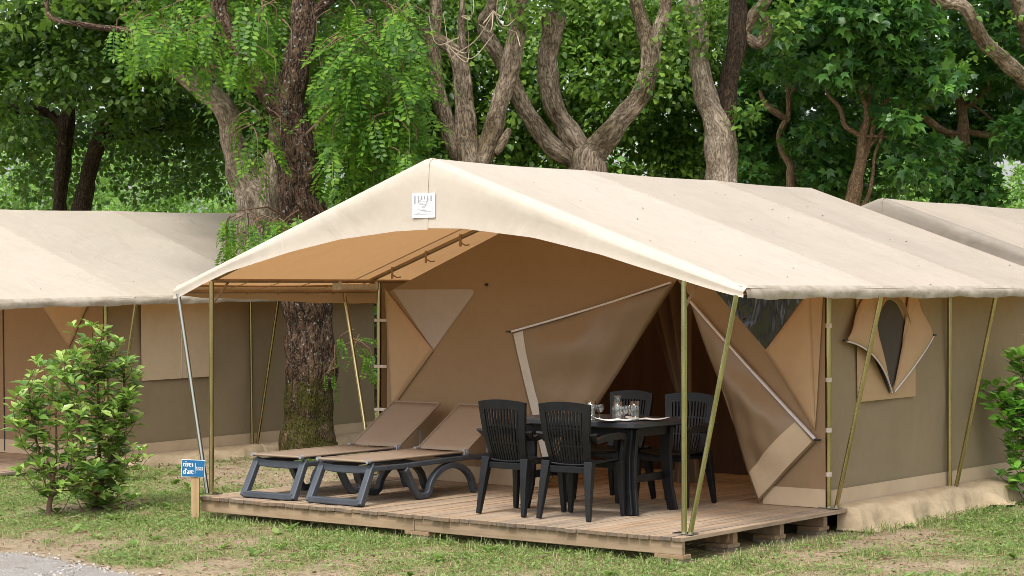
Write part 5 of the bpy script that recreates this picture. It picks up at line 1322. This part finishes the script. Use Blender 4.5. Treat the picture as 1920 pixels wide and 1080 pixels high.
# maples on the right
d = 29.0
m1 = tree('maple_tree', 'young maple with slender forked stem and broad lobed leaves, right of the ridge', gbase(1596, d), [
    ('trunk', down(1594, d, 34) + ppts(d, [(1596, 430, 30), (1602, 355, 27), (1613, 300, 20), (1618, 252, 17), (1626, 222, 14), (1622, 195, 10), (1614, 170, 9), (1606, 110, 7), (1618, 40, 6), (1625, -30, 5)])),
    ('limb', ppts(d, [(1616, 256, 10), (1602, 247, 9), (1585, 235, 9), (1578, 212, 8), (1570, 196, 8), (1554, 180, 7), (1546, 160, 4)])),
    ('limb', ppts(d, [(1612, 305, 10), (1626, 285, 9), (1634, 250, 9), (1644, 214, 8), (1660, 190, 6), (1690, 160, 5)])),
    ('limb', ppts(d, [(1614, 290, 7), (1640, 262, 6), (1668, 225, 6), (1700, 185, 5), (1735, 150, 4)])),
    ('limb', ppts(d, [(1622, 225, 8), (1630, 180, 7), (1636, 120, 6), (1650, 60, 5), (1660, 0, 4)])),
    ('limb', ppts(d, [(1618, 254, 7), (1660, 256, 5), (1710, 270, 4), (1760, 290, 3), (1800, 300, 2)])),
    ('limb', ppts(d, [(1596, 400, 9), (1624, 375, 8), (1636, 330, 7), (1640, 290, 6), (1655, 250, 5)]))], M['bark_maple'], 'maples behind the tents')
foliage(m1, 'crown', 'leaf', [cat(clumps(fill(1470, 1760, -30, 150, 27.4, 29.5, 52, .38, 85), MAPLE, .17), clumps(fill(1560, 1780, 130, 235, 27.4, 28.8, 18, .30, 70), MAPLE, .17), clumps(fill(1640, 1790, 250, 330, 27.6, 29, 12, .28, 60), MAPLE, .16), clumps(fill(1500, 1600, 240, 345, 29, 30.5, 14, .32, 70), MAPLE, .15), clumps(above(3.8, 6.6, 27.5, 31, 6, 8, 10, .7, 120), MAPLE, .22))], M['lf_maple'], 300)
d = 30.2
m2 = tree('maple_tree', 'twisted little maple between the forked poplar and the young maple', gbase(1480, d), [
    ('trunk', down(1480, d, 22) + ppts(d, [(1480, 430, 19), (1481, 335, 17), (1482, 310, 15), (1467, 283, 12), (1461, 255, 11), (1468, 235, 11), (1477, 215, 10), (1477, 165, 8), (1468, 95, 6), (1466, 20, 5)])),
    ('limb', ppts(d, [(1480, 225, 12), (1458, 212, 13), (1440, 200, 12), (1430, 185, 9), (1424, 168, 6)])),
    ('limb', ppts(d, [(1478, 180, 6), (1500, 150, 5), (1512, 110, 4), (1515, 60, 3)]))], M['bark_maple'], 'maples behind the tents')
foliage(m2, 'crown', 'leaf', [cat(clumps(fill(1400, 1540, 20, 170, 29, 31, 22, .36, 80), MAPLE, .16), clumps(fill(1390, 1500, 190, 335, 30.6, 32, 18, .36, 80), MAPLE, .15), clumps(fill(1400, 1520, -60, 20, 29, 31, 8, .4, 80), MAPLE, .17))], M['lf_maple'], 200)
d = 31.5
m3 = tree('maple_tree', 'spreading maple with low level branch at the right, behind the far tent', gbase(1815, d), [
    ('trunk', down(1815, d, 36) + ppts(d, [(1815, 430, 34), (1812, 350, 32), (1806, 270, 26), (1806, 225, 20), (1800, 190, 16), (1790, 165, 13), (1800, 120, 10), (1805, 40, 8), (1800, -40, 6)])),
    ('limb', ppts(d, [(1806, 255, 14), (1770, 245, 15), (1740, 225, 14), (1725, 205, 12), (1760, 190, 12), (1785, 170, 9)])),
    ('limb', ppts(d, [(1800, 200, 14), (1825, 190, 12), (1850, 165, 10), (1872, 135, 7), (1890, 110, 5)])),
    ('limb', ppts(d, [(1808, 245, 12), (1850, 252, 12), (1890, 250, 9), (1930, 240, 6)])),
    ('limb', ppts(d, [(1815, 190, 6), (1850, 215, 5), (1878, 245, 4), (1890, 260, 3)]))], M['bark_maple'], 'maples behind the tents')
foliage(m3, 'crown', 'leaf', [cat(clumps(fill(1740, 1960, -30, 190, 29.6, 32.5, 52, .40, 85), MAPLE, .165), clumps(fill(1840, 1960, 190, 270, 29.5, 32, 14, .34, 75), MAPLE, .165), clumps(fill(1700, 1860, 215, 290, 32.5, 34, 16, .36, 75), MAPLE, .16), clumps(fill(1765, 1870, 275, 400, 30.2, 31.0, 16, .30, 60), MAPLE, .15), clumps(above(6, 10, 29, 33, 6, 8.5, 12, .7, 120), MAPLE, .22))], M['lf_maple'], 200)
d = 33.0
t8 = tree('poplar_tree', 'mossy bare limb sweeping in from the upper right corner', gbase(1995, d), [
    ('trunk', down(1998, d, 60) + ppts(d, [(1998, 400, 56), (1992, 300, 50, -.4), (1970, 205, 38, -1.8), (1940, 165, 34, -3.2), (1914, 142, 31, -4.2), (1880, 108, 28, -4.8), (1846, 80, 28, -5.2), (1828, 48, 26, -5.4), (1812, 16, 23, -5.5), (1790, 5, 22, -5.5), (1765, 4, 21, -5.5), (1745, -12, 19, -5.5), (1720, -60, 15, -5.5)])),
    ('limb', ppts(d, [(1985, 260, 34, -.8), (1960, 160, 30, -2.6), (1930, 80, 27, -4.0), (1912, 20, 26, -4.6), (1900, -40, 22, -4.8), (1890, -160, 16, -4.8)]))], M['bark_grey'], 'poplars behind the tents')
foliage(t8, 'crown', 'leaf', [cat(clumps([(tuple(at(x, y, 27.4)), (.15,) * 3, 12) for x, y in ((1822, 112), (1868, 96), (1838, 22), (1895, 30))], POPLAR, .10), clumps(above(6, 10, 31, 35, 6.5, 8.5, 24, .7, 120), POPLAR, .13))], M['lf_poplar'])

# shaded trees behind the neighbour tent
d = 34.5
l1 = tree('shade_tree', 'dark upright trunk behind the neighbour tent, nearest the left edge', gbase(113, d), [
    ('trunk', down(112, d, 30) + ppts(d, [(112, 420, 27), (111, 374, 25), (118, 315, 28), (122, 245, 30), (130, 190, 24), (128, 120, 20), (124, 60, 18), (120, -60, 16), (110, -200, 14)])),
    ('limb', ppts(d, [(124, 250, 20), (105, 220, 17), (80, 208, 18), (45, 202, 21), (0, 206, 23), (-60, 200, 22), (-130, 180, 18)])),
    ('limb', ppts(d, [(128, 150, 14), (112, 110, 13), (118, 70, 12), (135, 30, 10)]))], M['bark_dark'], 'shaded trees behind the neighbour tent')
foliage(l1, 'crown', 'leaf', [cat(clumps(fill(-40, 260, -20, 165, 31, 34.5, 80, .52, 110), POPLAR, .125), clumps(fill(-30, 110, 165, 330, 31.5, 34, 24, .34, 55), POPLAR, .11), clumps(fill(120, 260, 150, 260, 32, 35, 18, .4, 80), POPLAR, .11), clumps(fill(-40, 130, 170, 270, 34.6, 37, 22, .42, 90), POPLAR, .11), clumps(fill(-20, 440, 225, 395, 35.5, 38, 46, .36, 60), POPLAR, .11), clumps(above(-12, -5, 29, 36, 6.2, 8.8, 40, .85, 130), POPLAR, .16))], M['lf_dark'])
d = 34.0
l2 = tree('shade_tree', 'dark trunk leaning right, second behind the neighbour tent', gbase(140, d), [
    ('trunk', [(at(135, 0, d).x, d, GZ - .05, .20)] + ppts(d, [(140, 480, 36), (153, 385, 34), (167, 326, 30), (182, 274, 27), (205, 225, 22), (240, 180, 18), (280, 130, 14), (300, 40, 12), (310, -80, 10)])),
    ('limb', ppts(d, [(190, 262, 16), (240, 255, 13), (290, 245, 13), (340, 225, 10)]))], M['bark_dark'], 'shaded trees behind the neighbour tent')
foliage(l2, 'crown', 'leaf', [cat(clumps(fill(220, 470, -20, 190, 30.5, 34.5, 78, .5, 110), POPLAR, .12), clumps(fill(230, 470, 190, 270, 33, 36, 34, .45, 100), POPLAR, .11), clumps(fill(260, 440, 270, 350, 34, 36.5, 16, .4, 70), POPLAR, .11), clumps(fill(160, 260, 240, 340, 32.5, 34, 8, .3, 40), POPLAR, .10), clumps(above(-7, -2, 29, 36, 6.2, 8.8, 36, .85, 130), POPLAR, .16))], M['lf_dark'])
# leafy trees closing the view behind the poplars
for nm, px, dd, reg, lab, mt in (('linden_tree', 700, 32.5, [(470, 850, -20, 170, 31, 34, 66), (480, 840, 170, 345, 31.5, 34.5, 52)], 'dense dark tree filling the gap between reddish tree and tent peak', 'lf_dark'),
                                 ('linden_tree', 985, 33.5, [(780, 1110, -20, 170, 31.5, 34.5, 66), (780, 1110, 170, 340, 32, 35, 52)], 'leafy green tree behind the three-stemmed and Y-shaped poplars', 'lf_poplar'),
                                 ('linden_tree', 1260, 33.0, [(1080, 1420, -20, 170, 31, 34, 70), (1100, 1420, 170, 350, 31.5, 34.5, 54)], 'leafy green tree filling the view between Y-shaped and forked poplars', 'lf_poplar'),
                                 ('linden_tree', 1560, 35.0, [(1390, 1740, -20, 180, 33.5, 36, 60), (1380, 1660, 180, 360, 34, 36.5, 44)], 'deep green tree standing in shade behind the maples', 'lf_dark')):
    tr = tree(nm, lab, gbase(px, dd + .8), [('trunk', down(px, dd + .8, 40) + ppts(dd + .8, [(px, 420, 36), (px + 6, 250, 30), (px - 4, 60, 22), (px, -120, 14)]))], M['bark_dark'], 'leafy trees closing the view')
    sp = []
    for a, b_, c, e, f0, f1, n in reg: sp += fill(a, b_, c, e, f0, f1, n, .50, 165)
    sp += above((px - 960) / FPX * dd - 2.2, (px - 960) / FPX * dd + 2.2, dd - 1, dd + 3, 6.3, 8.6, 16, .85, 110)
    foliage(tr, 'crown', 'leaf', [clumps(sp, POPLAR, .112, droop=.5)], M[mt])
# sunlit bushes and hedge far behind
for k, (px, dd, w, h, n, lab) in enumerate(((30, 50, 2.2, 4.4, 44, 'bright sunlit bush far behind at the left edge'), (140, 54, 2.2, 5.6, 48, 'bright sunlit bush far behind, between the two dark trunks'), (255, 50, 2.2, 5.0, 44, 'bright sunlit bush far behind, right of the leaning dark trunk'), (370, 47, 2.2, 4.7, 44, 'bright sunlit bush just above the neighbour tent ridge end'), (470, 44, 1.8, 4.2, 30, 'bright green bush behind the pale crooked trunk'),
                                             (1700, 44, 1.8, 4.2, 34, 'bright green bush left of the far tent roof peak'), (1790, 48, 2.2, 4.8, 44, 'bright green bush above the middle of the far tent roof'), (1890, 46, 2.2, 4.7, 44, 'bright green bush above the far tent roof at right edge'), (1500, 42, 2.2, 3.4, 22, 'bright bush glimpsed low behind the maples'), (715, 38, 1.4, 3.4, 30, 'green bush glimpsed through the gap beside the porch tent'))):
    p = at(px, 539, dd); bs = empty('sunlit_bush', (p.x, dd, GZ))
    sp = [((p.x + RNG.uniform(-w, w), dd + RNG.uniform(-1.2, 1.2), RNG.uniform(.4, h)), (.62,) * 3, 190) for _ in range(n)]
    foliage(bs, 'foliage', 'leaf', [clumps(sp, POPLAR, .125)], M['lf_far'])
    limb('stem', [(p.x, dd, GZ - .05, .08), (p.x + .1, dd, 1.0, .06), (p.x - .1, dd, 2.2, .03)], M['bark_dark'], bs, seg=8)
    tag(bs, lab, 'bush', 'sunlit bushes far behind')
# undergrowth on the ground behind the tents
sp = []
for _ in range(150):
    x = RNG.uniform(-7, 10); y = RNG.uniform(28.5, 37); sp.append(((x, y, RNG.uniform(.2, 1.9)), (.55,) * 3, 70))
V_, F_ = scatter(POPLAR, *clumps([s for s in sp if not (-9 < s[0][0] < -3.2 and s[0][1] < 31)], POPLAR, .13)[1:])
tag(link('undergrowth', np_mesh('undergrowth', V_, F_, M['lf_dark'])), 'low dark undergrowth between the trees behind the tents', 'undergrowth', kind='stuff')

# distant wood closing the horizon
sp = []
for _ in range(420):
    x = RNG.uniform(-45, 45); y = RNG.uniform(74, 92); sp.append(((x, y, RNG.uniform(.5, 9.0 + 2 * math.sin(x * .4))), (1.5,) * 3, 80))
V_, F_ = scatter(POPLAR, *clumps(sp, POPLAR, .42)[1:])
M['lf_wood'] = leafmat('leaf_distant', (.05, .12, .03), (.10, .21, .05), (.17, .30, .08), trans=.3, rough=.6)
tag(link('distant_woodland', np_mesh('distant_woodland', V_, F_, M['lf_wood'])), 'distant wood closing the view behind all the trees', 'woodland', kind='stuff')

# bits of leaf and bark fallen on the canvas roofs
Ps = []
for _ in range(46):
    u = RNG.uniform(UC + .1, UE_R - .05); v = RNG.uniform(.2, 6.0); Ps.append(tuple(T(u, v, zr(u) - .012)))
mw = Matrix.Translation(left.location) @ left.rotation_euler.to_matrix().to_4x4()
for _ in range(34):
    u = RNG.uniform(UC + .1, UE_R - .05); v = RNG.uniform(.2, 6.3); Ps.append(tuple(mw @ Vector((u, v, zr(u) - .012))))
Ps = np.array(Ps); a = RNG.uniform(0, 6.28, len(Ps))
V_, F_ = scatter(OVAL, Ps, np.stack([np.cos(a), np.sin(a), 0 * a], 1), unit(np.array([[.2, -.2, 1.]]) + .3 * RNG.normal(size=(len(Ps), 3))), RNG.uniform(.012, .032, len(Ps)))
tag(link('roof_litter', np_mesh('roof_litter', V_, F_, M['litter'])), 'dry leaf bits lying on the canvas roofs', 'leaf litter', kind='stuff')
